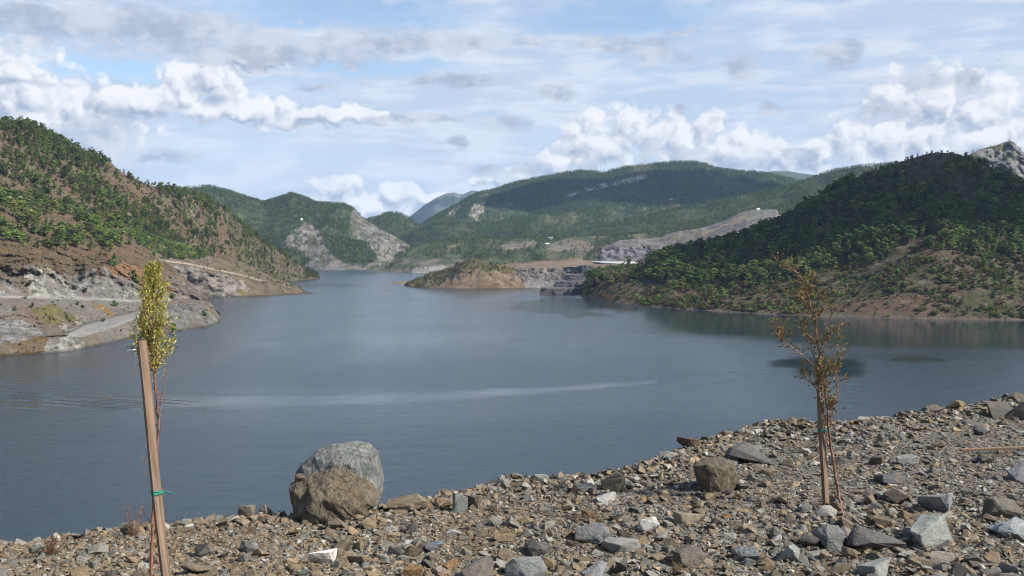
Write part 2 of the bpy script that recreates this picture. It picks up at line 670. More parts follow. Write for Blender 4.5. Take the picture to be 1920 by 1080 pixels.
rows = [push(r_sh, -14, z=-3), r_sh, r_bk, r_rd, r_c1, r_u1, r_u2, r_ct, r_br, r_tt, push(r_tt, 110, -45)]


def paint_bench(L):
    px, py = jit(L, 4, 12)
    n = fbm(L.X / 60, L.Y / 60, None, 5, 5)
    n2 = fbm(L.X / 9, L.Z / 9, L.Y / 9, 4, 6)
    c_ = lerp3(DUST, TAN, sstep(n, -0.2, 0.3))
    c_ = blend(c_, lerp3((0.118, 0.090, 0.058), (0.140, 0.084, 0.044), sstep(n2, -0.05, 0.4)), sstep(L.py, 540, 500))
    c_ = blend(c_, FLOOR, sstep(n2, 0.1, 0.4) * sstep(L.py, 475, 440))
    st = strata(L, 3.2, 1.0)
    n3 = fbm(L.X / 3.5, L.Z / 3.5, L.Y / 5, 3, 8)
    for poly, colr, k in (
            ([(-260, 480), (0, 520), (38, 528), (44, 556), (-260, 560)], (0.15, 0.15, 0.145), 1),
            ([(44, 502), (80, 498), (110, 512), (136, 536), (146, 559), (60, 559), (46, 530)], PALE, 1),
            ([(133, 520), (170, 506), (198, 502), (225, 520), (264, 545), (268, 563), (140, 560)], (0.165, 0.158, 0.142), 1),
            ([(268, 545), (330, 545), (380, 566), (330, 562), (270, 563)], TAN, 0.7),
            ([(-260, 590), (0, 600), (45, 598), (75, 620), (90, 634), (40, 640), (0, 646), (-260, 655)], (0.215, 0.215, 0.198), 1),
            ([(-260, 565), (0, 567), (30, 578), (36, 596), (-260, 598)], (0.17, 0.165, 0.152), 1),
            ([(92, 634), (130, 631), (178, 655), (150, 662), (86, 667), (78, 660)], PALE, 1),
            ([(132, 607), (150, 602), (172, 610), (150, 620), (110, 624), (112, 612)], PALE, 0.8),
            ([(306, 566), (380, 572), (412, 598), (408, 612), (320, 626), (290, 600)], (0.145, 0.14, 0.13), 1)):
        mk = inpoly(px, py, poly).astype(float) * k * (0.25 + 0.75 * sstep(n2 + 0.6 * n3, 0.22, -0.05))
        c_ = blend(c_, np.asarray(colr) * st, mk)
    for poly, colr in (([(60, 578), (100, 570), (140, 590), (140, 604), (105, 612), (70, 606)], OLIVE),
                       ([(-100, 655), (30, 642), (60, 634), (105, 629), (90, 640), (84, 660), (40, 668), (-100, 690)], (0.13, 0.092, 0.045)),
                       ([(165, 566), (195, 574), (220, 594), (205, 596)], (0.22, 0.14, 0.05)),
                       ([(40, 574), (60, 582), (90, 618), (78, 618)], (0.15, 0.10, 0.085)),
                       ([(262, 505), (300, 520), (330, 545), (270, 540), (200, 505), (230, 490)], (0.24, 0.12, 0.055))):
        mk = inpoly(px, py, poly).astype(float) * np.clip(0.75 + n2, 0.2, 1)
        c_ = blend(c_, colr, mk)
    # roads (compacted pale gravel)
    road = inpoly(L.px, L.py, [(118, 630), (166, 608), (207, 597), (262, 583), (272, 590), (207, 616), (156, 632)])
    c_ = blend(c_, (0.29, 0.28, 0.26), road.astype(float) * 0.95)
    ln = np.interp(L.px, [-260, 0, 130, 190, 261, 310], [559.5, 556.8, 558.5, 561, 565, 562])
    up = sstep(np.abs(L.py - ln), 3.4, 1.8) * (L.px < 320)
    c_ = blend(c_, (0.28, 0.265, 0.24), up)
    wet = sstep(L.Z, 1.6, 0.5)
    return c_ * (1 - 0.5 * wet)[..., None]


L_BENCH = loft('hillside', rows, [4, 14, 10, 22, 26, 3, 34, 34, 34, 5],
               [0.3, 0.5, 1.0, 0.25, 1.6, 0.3, 0.3, 2.5, 4.0, 6.0, 6.0], 38.0, paint_bench, M_NEARLAND,
               ampy=[0, 1.2, 3.0, 0.3, 9.0, 0.5, 0.3, 14.0, 8.0, 5.0, 3.0], yscale=9.0, seed=11)

# ---- left promontory with the track
xs = np.arange(210, 588.1, 1.6)
r_sh = row_arr([(200, 566, 'w'), (300, 561, 'w'), (400, 556.5, 'w'), (450, 556, 'w'), (500, 554.5, 'w'), (540, 553, 'w'),
                (570, 552, 'w'), (588, 550.5, 'w')], xs)
r_cl = row_arr([(200, 500, 1150), (300, 502, 1210), (350, 505, 1245), (400, 513, 1275), (450, 521, 1320), (490, 531, 1345), (540, 543, 1370),
                (570, 548, 1385), (588, 550.2, 1395)], xs)
r_t1 = row_arr([(200, 478, 1180), (290, 487, 1240), (350, 495, 1280), (400, 506, 1310), (450, 516, 1350), (490, 527, 1375), (540, 541, 1390),
                (570, 547.4, 1400), (588, 550, 1400)], xs)
r_t2 = push(r_t1, 9, 0.3)
r_up = row_arr([(200, 440, 1280), (290, 452, 1360), (350, 465, 1420), (400, 480, 1480), (450, 495, 1540), (490, 510, 1580), (540, 532, 1600),
                (570, 544, 1560), (588, 549.8, 1480)], xs)
rows = [push(r_sh, -16, z=-3), r_sh, r_cl, r_t1, r_t2, r_up, push(r_up, 140, -30)]


def paint_prom(L):
    px, py = jit(L, 4, 12)
    n2 = fbm(L.X / 14, L.Z / 14, L.Y / 14, 5, 16)
    c_ = lerp3(SOIL, TAN, sstep(n2, -0.25, 0.25))
    cl = inpoly(px, py, [(300, 496), (345, 500), (420, 515), (455, 525), (470, 552), (400, 560), (300, 562)]).astype(float)
    c_ = blend(c_, np.asarray((0.22, 0.195, 0.175)) * strata(L, 5.0, 0.9), cl * 0.9)
    gr = sstep(n2, 0.02, 0.3) * sstep(L.px, 380, 450)
    c_ = blend(c_, OLIVE, gr * 0.85)
    ln = np.interp(L.px, [285, 350, 400, 450, 490, 540], [486, 494.2, 505, 515, 526, 540.5])
    c_ = blend(c_, (0.37, 0.31, 0.24), sstep(np.abs(L.py - ln), 2.2, 1.0) * (L.px > 280) * (L.px < 500))
    return c_ * (1 - 0.4 * sstep(L.Z, 1.8, 0.5))[..., None]


L_PROM = loft('promontory', rows, [3, 30, 10, 3, 26, 5], [0.3, 0.5, 2.0, 0.4, 0.4, 5.0, 4.0], 60.0, paint_prom, M_NEARLAND,
              ampy=[0, 2, 9, 0.5, 0.5, 5, 0], yscale=16, seed=21)

# ---- big left hill
xs = np.arange(-280, 600.1, 2.0)
r_f = row_arr([(-300, 400, 930), (0, 415, 960), (150, 445, 1060), (250, 480, 1210), (350, 505, 1400), (450, 525, 1650), (500, 530, 1800),
               (530, 527.5, 'w'), (560, 526, 'w'), (585, 524, 'w'), (599, 521.8, 'w'), (601, 521.4, 'w')], xs)
r_rg = row_arr([(-300, 196, 1320), (-100, 205, 1310), (0, 234, 1300), (60, 244, 1340), (100, 259, 1380), (150, 281, 1420), (205, 300, 1450), (222, 318, 1455),
                (245, 332, 1480), (300, 353, 1530), (340, 361, 1570), (372, 368, 1610), (400, 380, 1650), (430, 400, 1700), (480, 438, 1820), (540, 484, 1960),
                (580, 511, 2080), (599, 521.2, 2150), (601, 521.2, 2160)], xs)
rows = [push(r_f, -20, -12), r_f, mid(r_f, r_rg, 0.33, 0.30), mid(r_f, r_rg, 0.66, 0.66), r_rg, push(r_rg, 130, -45)]


def paint_left(L):
    n = fbm(L.X / 90, L.Y / 90, None, 5, 25)
    n2 = fbm(L.X / 22, L.Z / 22, L.Y / 22, 5, 26)
    c_ = lerp3(SOIL, TAN, sstep(n2, -0.2, 0.35))
    c_ = blend(c_, (0.126, 0.086, 0.058), sstep(n, 0.05, 0.4))
    c_ = blend(c_, (0.085, 0.085, 0.04), sstep(n2 - n * 0.5, -0.08, 0.2) * 0.8)
    c_ = blend(c_, np.asarray((0.19, 0.165, 0.14)), sstep(n2, 0.3, 0.5) * 0.8)
    return c_ * (1 - 0.4 * sstep(L.Z, 2.0, 0.5))[..., None]


L_LEFT = loft('hill', rows, [4, 62, 62, 62, 12], [2, 6, 13, 12, 5, 8], 130.0, paint_left, M_NEARLAND,
              ampy=[0, 3, 5, 5, 2, 0], yscale=18, seed=31, gully=0.9)

# ---- right hill
xs = np.arange(1092, 2200, 1.9)
r_f = row_arr([(1090, 556, 'w'), (1120, 561, 'w'), (1160, 568, 'w'), (1200, 573, 'w'), (1250, 577, 'w'), (1300, 580.5, 'w'), (1400, 587, 'w'), (1500, 592, 'w'),
               (1700, 598, 'w'), (1920, 601, 'w'), (2210, 603, 'w')], xs)
r_rg = row_arr([(1090, 552, 1395), (1105, 520, 1400), (1118, 503, 1400), (1150, 502, 1390), (1190, 500, 1380), (1215, 494, 1370), (1250, 484, 1350), (1300, 474, 1330), (1400, 446, 1310),
                (1480, 412, 1290), (1560, 364, 1280), (1610, 335, 1275), (1650, 318, 1270), (1700, 297, 1260), (1750, 287, 1255), (1790, 288, 1255), (1820, 299, 1260), (1860, 320, 1265),
                (1920, 348, 1280), (2000, 390, 1290), (2210, 450, 1300)], xs)
rows = [push(r_f, -16, z=-3), r_f, mid(r_f, r_rg, 0.30, 0.27), mid(r_f, r_rg, 0.62, 0.60), r_rg, push(r_rg, 120, -50)]


def paint_right(L):
    n = fbm(L.X / 60, L.Y / 60, None, 5, 45)
    n2 = fbm(L.X / 15, L.Z / 15, L.Y / 15, 5, 46)
    c_ = lerp3((0.098, 0.076, 0.052), (0.130, 0.098, 0.068), sstep(n2, -0.25, 0.3))
    c_ = blend(c_, (0.112, 0.076, 0.052), sstep(n, 0.0, 0.35) * 0.8)
    c_ = blend(c_, (0.066, 0.066, 0.034), sstep(n2 - n, -0.2, 0.15) * 0.85)
    bare = inpoly(*jit(L, 3, 12), [(1090, 505), (1122, 498), (1135, 520), (1128, 545), (1110, 566), (1090, 560)]).astype(float)
    c_ = blend(c_, (0.24, 0.18, 0.12), bare * 0.9)
    c_ = blend(c_, (0.18, 0.15, 0.125), sstep(n2, 0.3, 0.5) * 0.6)
    band = sstep(L.Z, 2.6, 1.0)
    c_ = blend(c_, (0.135, 0.105, 0.082), band * 0.8)
    return c_


L_RIGHT = loft('hill', rows, [4, 70, 70, 66, 10], [0.4, 0.9, 9, 12, 4, 8], 95.0, paint_right, M_NEARLAND,
               ampy=[0, 2.5, 4, 4, 1, 0], yscale=15, seed=52, gully=1.0)

# ---- rocky peak behind the right hill
xs = np.arange(1700, 2150, 2.2)
r_rg = row_arr([(1700, 330, 2250), (1790, 306, 2250), (1815, 290, 2250), (1840, 279, 2260), (1862, 276, 2270), (1880, 270, 2280), (1900, 269, 2280), (1915, 283, 2280),
                (1940, 300, 2280), (2150, 340, 2280)], xs)
r_f = push(r_rg, -330, z=70)
rows = [r_f, mid(r_f, r_rg, 0.55, 0.45), mid(r_f, r_rg, 0.88, 0.82), r_rg, push(r_rg, 150, -70)]


def paint_peak(L):
    n2 = fbm(L.X / 26, L.Z / 20, L.Y / 26, 5, 56, 0.6)
    c_ = lerp3((0.21, 0.205, 0.195), (0.08, 0.09, 0.045), sstep(n2, -0.08, 0.15))
    return c_


L_PEAK = loft('rocky_peak', rows, [20, 40, 30, 6], [5, 12, 8, 4, 5], 60.0, paint_peak, M_FARLAND, ampy=[0, 10, 22, 6, 0], yscale=26, seed=61, gully=0.6)

# ---- peninsula in the middle of the lake
xs = np.arange(755, 996.1, 1.3)
r_f = row_arr([(755, 536.5, 'w'), (770, 538.5, 'w'), (800, 540.5, 'w'), (850, 542, 'w'), (900, 542.5, 'w'), (960, 542, 'w'), (997, 541, 'w')], xs)
r_rg = row_arr([(755, 536.2, 1700), (765, 529, 1700), (800, 514, 1690), (830, 506, 1680), (860, 496, 1670), (878, 489, 1665), (892, 488, 1665), (920, 494, 1665), (950, 499, 1665),
                (966, 505, 1665), (978, 520, 1660), (990, 536, 1640), (997, 540.8, 1615)], xs)
rows = [push(r_f, -14, z=-3), r_f, mid(r_f, r_rg, 0.45, 0.5), r_rg, push(r_rg, 60, -14)]


def paint_pen(L):
    px, py = jit(L, 6, 16)
    n2 = fbm(L.X / 16, L.Z / 16, L.Y / 16, 5, 66)
    c_ = lerp3((0.15, 0.105, 0.07), (0.205, 0.155, 0.11), sstep(n2, -0.2, 0.3))
    dg = np.maximum(inpoly(px, py, [(755, 530), (800, 508), (880, 480), (970, 495), (960, 512), (900, 508), (850, 512), (820, 538), (755, 545)]), 0).astype(float)
    c_ = blend(c_, (0.085, 0.08, 0.035), dg * 0.9)
    return c_ * (1 - 0.45 * sstep(L.Z, 2.2, 0.8))[..., None]


L_PEN = loft('peninsula', rows, [3, 24, 20, 6], [0.3, 0.8, 8, 4, 2], 38.0, paint_pen, M_NEARLAND, ampy=[0, 2, 5, 2, 0], yscale=18, seed=71, gully=0.7)

# flat islet off the tip of the peninsula
xs = np.arange(733, 766.1, 1.5)
r_f = row_arr([(732, 530.6, 'w'), (745, 532.5, 'w'), (768, 533, 'w')], xs)
r_rg = row_arr([(732, 530.4, ('z', 0.1)), (742, 527.6, ('z', 2.2)), (768, 526.6, ('z', 3.0))], xs)
rows = [push(r_f, -8, z=-2), r_f, r_rg, push(r_rg, 60, -5)]
loft('islet', rows, [2, 8, 3], [0.1, 0.2, 0.3, 0.2], 12.0, lambda L: np.broadcast_to(np.array((0.19, 0.16, 0.11)), L.X.shape + (3,)) * strata(L, 3, 0.5),
     M_NEARLAND, seed=81)

# ---- cut quarry wall and the flat yard above it
xs = np.arange(926, 1112.1, 1.2)
r_f = row_arr([(920, 540, 'w'), (960, 540, 'w'), (1000, 540, 'w'), (1060, 540, 'w'), (1113, 541, 'w')], xs)
r_tp = row_arr([(920, 512, 1690), (955, 505, 1690), (968, 503, 1675), (1000, 501.5, 1660), (1060, 500, 1640), (1113, 499, 1600)], xs)
r_y = row_arr([(920, 498, 2000), (960, 494, 2000), (1000, 491, 2000), (1050, 487, 2000), (1080, 486, 2000), (1113, 490, 2000)], xs)
r_f2 = push(r_f, 22, 8)
rows = [push(r_f, -10, z=-3), r_f, r_f2, mid(r_f, r_tp, 0.8, 0.95), r_tp, r_y, push(r_y, 120, -10)]


def paint_wall(L):
    n2 = fbm(L.X / 5, L.Z / 22, L.Y / 20, 5, 76, 0.6)
    c_ = lerp3((0.125, 0.108, 0.095), (0.20, 0.18, 0.16), sstep(n2, -0.25, 0.25))
    c_ = blend(c_, (0.215, 0.205, 0.19), sstep(L.Z, 14, 4))
    y = lerp3((0.19, 0.13, 0.085), (0.215, 0.17, 0.125), sstep(fbm(L.X / 40, L.Y / 60, None, 4, 77), -0.2, 0.2))
    return blend(c_, np.zeros(3), np.zeros(L.X.shape)) * (L.py > 502.5)[..., None] + y * (L.py <= 502.5)[..., None]


loft('quarry_wall', rows, [2, 10, 26, 4, 16, 3], [0.2, 0.4, 1, 1.5, 0.8, 2.0, 1], 30.0, paint_wall, M_NEARLAND, ampy=[0, 1, 5, 7, 2, 0, 0], yscale=12, seed=91, smooth=False)

# yard behind the terraces, reaching under the pale slab
xs = np.arange(1098, 1240.1, 1.6)
r_a = row_arr([(1096, 520, 1500), (1240, 515, 1500)], xs)
r_b = row_arr([(1096, 504, 1620), (1240, 503, 1600)], xs)
r_c = row_arr([(1096, 493, 2000), (1130, 492.5, 2000), (1240, 492.5, 2000)], xs)
loft('quarry_yard', [r_a, r_b, r_c, push(r_c, 100, -6)], [8, 18, 3], [1, 0.6, 0.6, 0.6], 30.0,
     lambda L: np.broadcast_to(np.array((0.18, 0.135, 0.095)), L.X.shape + (3,)) * strata(L, 6, 0.4), M_NEARLAND, seed=95)

# ---- spoil heap with the dark cut face
xs = np.arange(1122, 1530, 1.6)
r_b = row_arr([(1120, 491.5, 2000), (1220, 492, 1990), (1300, 480, 1900), (1530, 430, 1800)], xs)
r_k = row_arr([(1120, 489, 2010), (1126, 470, 2015), (1150, 463, 2020), (1215, 462, 2020), (1300, 455, 2010), (1400, 425, 2000), (1530, 410, 2000)], xs)
r_rg = row_arr([(1120, 488, 2030), (1128, 467, 2050), (1146, 458, 2080), (1162, 450, 2100), (1200, 449, 2140), (1236, 447, 2160), (1258, 437, 2180), (1290, 431, 2200), (1330, 424, 2230),
                (1365, 410, 2260), (1385, 400, 2300), (1410, 394, 2320), (1455, 393, 2320), (1462, 402, 2310), (1470, 405, 2300), (1500, 397, 2300), (1530, 396, 2300)], xs)
rows = [push(r_b, -15, -8), r_b, r_k, mid(r_k, r_rg, 0.5, 0.55), r_rg, push(r_rg, 120, -30)]


def paint_spoil(L):
    px, py = jit(L, 4, 14)
    n2 = fbm(L.X / 12, L.Z / 9, L.Y / 20, 5, 86)
    c_ = lerp3((0.115, 0.108, 0.102), (0.185, 0.175, 0.165), sstep(n2, -0.3, 0.3))
    dk = inpoly(px, py, [(1118, 472), (1150, 466), (1200, 466), (1216, 464), (1214, 494), (1118, 494)]).astype(float)
    c_ = blend(c_, np.asarray((0.15, 0.14, 0.15)) * strata(L, 7, 0.9), dk)
    tan = inpoly(px, py, [(1300, 440), (1340, 428), (1395, 404), (1410, 408), (1360, 425), (1320, 440)]).astype(float)
    c_ = blend(c_, (0.26, 0.21, 0.15), tan * 0.8)
    gr = inpoly(px, py, [(1245, 452), (1270, 436), (1340, 432), (1340, 440), (1290, 455)]).astype(float)
    c_ = blend(c_, (0.14, 0.13, 0.07), gr * 0.8 * sstep(n2, -0.2, 0.3))
    return c_


L_SPOIL = loft('spoil_heap', rows, [3, 30, 22, 22, 5], [1, 1, 2, 2.5, 1.2, 3], 40.0, paint_spoil, M_NEARLAND, ampy=[0, 2, 10, 6, 2, 0], yscale=18, seed=101)

# ---- middle wooded hills
xs = np.arange(690, 1260, 2.0)
r_f = row_arr([(688, 507.5, 'w'), (702, 508.8, 'w'), (740, 511, 'w'), (790, 513, 'w'), (850, 512, 'w'), (960, 511, 2700), (1260, 511, 2700)], xs)
r_m = row_arr([(688, 507.3, 2960), (715, 503, 2960), (740, 497, 2950), (780, 490, 2950), (850, 486, 2950), (1000, 484, 2900), (1100, 480, 2850), (1260, 480, 2800)], xs)
r_rg = row_arr([(688, 507.1, 2970), (715, 500, 3010), (735, 487, 3100), (755, 471, 3150), (775, 462, 3200), (800, 457, 3250), (850, 452, 3300), (900, 449, 3350), (950, 448, 3400),
                (1050, 445, 3400), (1150, 440, 3350), (1260, 430, 3300)], xs)
rows = [push(r_f, -20, z=-3), r_f, r_m, mid(r_m, r_rg, 0.5, 0.5), r_rg, push(r_rg, 200, -40)]


def paint_mid(L):
    px, py = jit(L, 5, 16)
    n2 = fbm(L.X / 40, L.Y / 70, None, 5, 96)
    c_ = lerp3((0.07, 0.085, 0.04), (0.14, 0.12, 0.07), sstep(n2, 0.0, 0.4))
    rock = ((py > 486) & (px < 900)).astype(float) * sstep(n2, -0.25, 0.15)
    c_ = blend(c_, (0.155, 0.13, 0.108), rock)
    emb = inpoly(px, py, [(768, 514), (778, 503), (800, 500), (840, 499), (846, 505), (800, 508), (790, 516)]).astype(float)
    c_ = blend(c_, (0.27, 0.255, 0.235), emb)
    for poly in ([(920, 470), (960, 452), (1005, 452), (1005, 464), (960, 466)], [(1020, 460), (1060, 447), (1100, 452), (1120, 464), (1090, 472), (1040, 470)],
                 [(828, 470), (850, 456), (865, 460), (840, 472)]):
        c_ = blend(c_, (0.20, 0.165, 0.125), inpoly(px, py, poly).astype(float) * 0.8)
    return c_


L_MID = loft('wooded_hills', rows, [2, 22, 20, 20, 4], [0.3, 2, 8, 9, 5, 6], 120.0, paint_mid, M_FARLAND, ampy=[0, 5, 10, 6, 0, 0], yscale=30, seed=111)

# ---- long green slope to the right
xs = np.arange(1000, 1990, 2.4)
r_f = row_arr([(1000, 470, 3300), (1200, 470, 3100), (1500, 450, 2900), (1990, 450, 2900)], xs)
r_rg = row_arr([(1000, 446, 3900), (1060, 438, 3900), (1130, 424, 3900), (1200, 408, 3900), (1280, 391, 3880), (1350, 376, 3860), (1430, 360, 3840), (1480, 350, 3820), (1520, 335, 3800), (1560, 322, 3800), (1600, 315, 3800),
                (1650, 311, 3800), (1700, 308, 3800), (1760, 312, 3800), (1990, 330, 3800)], xs)
rows = [push(r_f, -60, -60), r_f, mid(r_f, r_rg, 0.35, 0.32), mid(r_f, r_rg, 0.7, 0.68), r_rg, push(r_rg, 300, -80)]


def paint_slope(L):
    n2 = fbm(L.X / 70, L.Y / 120, None, 5, 106)
    c_ = lerp3((0.06, 0.078, 0.033), (0.11, 0.10, 0.05), sstep(n2, 0.05, 0.45))
    c_ = blend(c_, (0.25, 0.19, 0.125), sstep(n2, 0.26, 0.42) * sstep(L.py, 345, 325))
    return c_


L_SLOPE = loft('mountainside', rows, [3, 26, 26, 26, 4], [6, 8, 14, 14, 6, 10], 260.0, paint_slope, M_FARLAND, seed=121, gully=0.7)

# ---- central mountain
xs = np.arange(690, 1620, 2.4)
r_f = row_arr([(690, 492, 3700), (800, 485, 3700), (1000, 475, 3700), (1200, 455, 3900), (1620, 420, 4000)], xs)
r_rg = row_arr([(690, 470, 5000), (740, 452, 5000), (770, 436, 5100), (800, 417, 5200), (830, 402, 5250), (856, 388, 5300), (880, 372, 5300), (900, 362, 5350), (925, 356, 5400), (960, 345, 5450), (985, 337, 5500), (1010, 332, 5500),
                (1050, 325, 5500), (1085, 321, 5500), (1130, 323, 5500), (1180, 312, 5500), (1225, 307, 5500), (1265, 303, 5500), (1300, 303, 5500), (1325, 309, 5500), (1345, 317, 5500), (1380, 320, 5500), (1430, 325, 5500),
                (1480, 336, 5500), (1540, 345, 5400), (1620, 350, 5400)], xs)
m1 = mid(r_f, r_rg, 0.36, 0.28)
m2 = mid(r_f, r_rg, 0.72, 0.70)
rows = [push(r_f, -60, -60), r_f, m1, m2, r_rg, push(r_rg, 400, -120)]


def paint_mount(L):
    px, py = jit(L, 5, 16)
    n2 = fbm(L.X / 90, L.Y / 150, None, 5, 116)
    c_ = lerp3((0.055, 0.072, 0.033), (0.10, 0.095, 0.05), sstep(n2, 0.05, 0.45))
    ln = np.interp(px, [1020, 1066, 1120, 1150, 1208, 1230], [376, 366, 354, 344, 333, 330])
    band = sstep(np.abs(py - ln), 6, 2) * ((px > 1040) & (px < 1212)) * sstep(fbm(L.X / 40, L.Z / 40, None, 4, 117), -0.25, 0.1)
    c_ = blend(c_, (0.40, 0.36, 0.30), band)
    for poly in ([(838, 405), (860, 385), (866, 388), (850, 408)], [(878, 405), (890, 380), (912, 376), (905, 400), (890, 410)],
                 [(896, 368), (905, 360), (916, 364), (908, 370)]):
        c_ = blend(c_, (0.33, 0.28, 0.24), inpoly(px, py, poly).astype(float) * 0.9)
    return c_


L_MOUNT = loft('mountain', rows, [3, 34, 34, 34, 5], [8, 20, 62, 66, 8, 20], 520.0, paint_mount, M_FARLAND, ampy=[0, 5, 10, 20, 3, 0], yscale=90, seed=131, gully=1.1)

# ---- left far mountain with bare rock faces
xs = np.arange(300, 772.1, 1.8)
r_f = row_arr([(300, 505, 'w'), (570, 505.5, 'w'), (620, 506.5, 'w'), (670, 506, 'w'), (705, 505.5, 'w'), (740, 505, 'w'), (772, 504.5, 'w')], xs)
r_rg = row_arr([(300, 352, 4000), (372, 350, 4000), (400, 350, 4000), (430, 358, 4000), (462, 369, 4000), (495, 378, 4000), (515, 373, 4000), (545, 366, 4000), (565, 371, 4000), (590, 381, 4000), (620, 383, 4000), (645, 383, 3980),
                (662, 391, 3950), (675, 402, 3920), (700, 420, 3850), (735, 441, 3750), (770, 463, 3650), (772, 466, 3640)], xs)
sp1 = np.interp(xs, [300, 520, 570, 600, 640, 665, 720, 772], [0.0, 0.0, -0.10, 0.0, 0.10, 0.05, -0.08, 0.0])
def mid_sp(a, b, ty, tz):
    r = mid(a, b, ty, tz)
    k = 1 + sp1 * 0.9 * (a[:, 1] / a[:, 1]) * 0.12
    r[:, 0] *= k; r[:, 1] *= k
    return r
rows = [push(r_f, -20, z=-3), r_f, mid_sp(r_f, r_rg, 0.28, 0.33), mid_sp(r_f, r_rg, 0.62, 0.68), r_rg, push(r_rg, 300, -80)]
C_ROCK1 = [(573, 413), (600, 433), (610, 460), (624, 480), (670, 504), (640, 507), (560, 507), (585, 490), (560, 470), (535, 462), (533, 447), (560, 430)]
C_ROCK2 = [(660, 395), (682, 402), (735, 440), (775, 462), (760, 485), (740, 507), (676, 507), (706, 487), (697, 467), (672, 447), (652, 437)]


def rocky(L_px, L_py):
    return np.maximum(inpoly(L_px, L_py, C_ROCK1), inpoly(L_px, L_py, C_ROCK2))


def paint_far_left(L):
    px, py = jit(L, 5, 14)
    n2 = fbm(L.X / 28, L.Z / 24, L.Y / 40, 5, 126, 0.6)
    c_ = lerp3((0.055, 0.072, 0.033), (0.10, 0.095, 0.055), sstep(n2, 0.05, 0.45))
    rk = np.maximum(rocky(px, py).astype(float), sstep(L.py, 492, 500) * 0.8) * (0.2 + 0.8 * sstep(n2, 0.22, 0.02))
    c_ = blend(c_, lerp3((0.20, 0.18, 0.16), (0.12, 0.105, 0.085), sstep(n2, -0.15, 0.25)), rk)
    return c_


L_FARL = loft('mountain', rows, [2, 40, 40, 40, 4], [0.4, 2, 26, 30, 5, 12], 210.0, paint_far_left, M_FARLAND, ampy=[0, 5, 20, 20, 4, 0], yscale=45, seed=141, gully=1.0)

# ---- round wooded hill in the gap
xs = np.arange(640, 900, 2.4)
r_rg = row_arr([(640, 418, 4700), (690, 412, 4700), (708, 408, 4700), (720, 402, 4700), (735, 399, 4700), (750, 401, 4700), (765, 408, 4700), (785, 423, 4700), (800, 434, 4700), (900, 452, 4700)], xs)
r_f = push(r_rg, -700, z=-2)
rows = [r_f, mid(r_f, r_rg, 0.4, 0.4), mid(r_f, r_rg, 0.75, 0.78), r_rg, push(r_rg, 300, -100)]
L_DOME = loft('hill', rows, [16, 18, 18, 4], [3, 15, 15, 3, 8], 220.0, lambda L: lerp3((0.05, 0.065, 0.03), (0.10, 0.09, 0.05), sstep(fbm(L.X / 60, L.Y / 60, None, 4, 136), 0, 0.4)),
              M_FARLAND, seed=151, gully=0.8)

# ---- far blue ranges
xs = np.arange(700, 1100, 2.4)
r_rg = row_arr([(700, 440, 11000), (745, 425, 11000), (772, 404, 11000), (795, 386, 11000), (820, 372, 11000), (838, 364, 11000), (852, 362, 11000), (862, 366, 11000), (872, 364, 11000), (884, 358, 11000), (896, 359, 11000),
                (930, 372, 11000), (1100, 420, 11000)], xs)
r_f = push(r_rg, -1600, z=-2)
rows = [r_f, mid(r_f, r_rg, 0.5, 0.4), mid(r_f, r_rg, 0.8, 0.75), r_rg, push(r_rg, 600, -300)]


def paint_blue(L):
    n2 = fbm(L.X / 260, L.Z / 160, L.Y / 260, 5, 146, 0.6)
    return lerp3((0.045, 0.055, 0.045), (0.15, 0.145, 0.14), sstep(n2, 0.0, 0.3) * sstep(L.px, 800, 830))


loft('mountain', rows, [14, 20, 26, 4], [10, 90, 90, 12, 30], 900.0, paint_blue, M_FARLAND, seed=161, gully=1.0)
xs = np.arange(1380, 1640, 4.0)
r_rg = row_arr([(1380, 335, 9500), (1420, 324, 9500), (1450, 321, 9500), (1480, 322, 9500), (1520, 328, 9500), (1640, 340, 9500)], xs)
r_f = push(r_rg, -1200, z=-2)
loft('mountain', [r_f, mid(r_f, r_rg, 0.6, 0.55), r_rg, push(r_rg, 500, -200)], [10, 14, 3], [10, 60, 8, 20], 700.0,
     lambda L: np.broadcast_to(np.array((0.07, 0.085, 0.05)), L.X.shape + (3,)), M_FARLAND, seed=171, gully=1.0)

# ------------------------------------------------------------------ water
pxs = np.concatenate([np.linspace(-9000, -500, 24), np.arange(-480, 2400, 7.0), np.linspace(2420, 11000, 24)])
pys = np.concatenate([np.linspace(3300, 1130, 30), np.arange(1120, 640, -5.0), np.arange(640, 540, -2.5), np.arange(540, 480, -2.0)])
GX, GY = np.meshgrid(pxs, pys)
WYv = levelY(960 + 0 * GX, GY, 0.0)
WX = (GX - 960) / FPX * (WYv * CP + CAMZ * SP)
far = np.linspace(1, 13500 / WYv[-1, 0], 6)[1:]
WXa = np.concatenate([WX] + [WX[-1:] * k for k in far], 0)
WYa = np.concatenate([WYv] + [WYv[-1:] * k for k in far], 0)
lim = 13800.0
WXa = np.clip(WXa, -lim, lim)
qx, qy = proj(WXa, WYa, 0 * WXa)
nw = fbm(WXa / 340, WYa / 130, None, 5, 201)
nw2 = fbm(WXa / 30, WYa / 90, None, 4, 202)


def band(pts, hw, soft=4.0):
    ln = np.interp(qx, [p[0] for p in pts], [p[1] for p in pts])
    h_ = np.interp(qx, [p[0] for p in pts], hw)
    d = np.abs(qy + nw2 * 3 - ln)
    return sstep(d, h_ + soft, np.maximum(h_ - soft * 0.4, 0)) * (qx > pts[0][0]) * (qx < pts[-1][0])


def spot(cx, cy, rx, ry, e=0.35):
    d = np.hypot((qx - cx) / rx, (qy + nw2 * 4 - cy) / ry)
    return sstep(d + nw2 * 0.6, 1 + e, 1 - e)


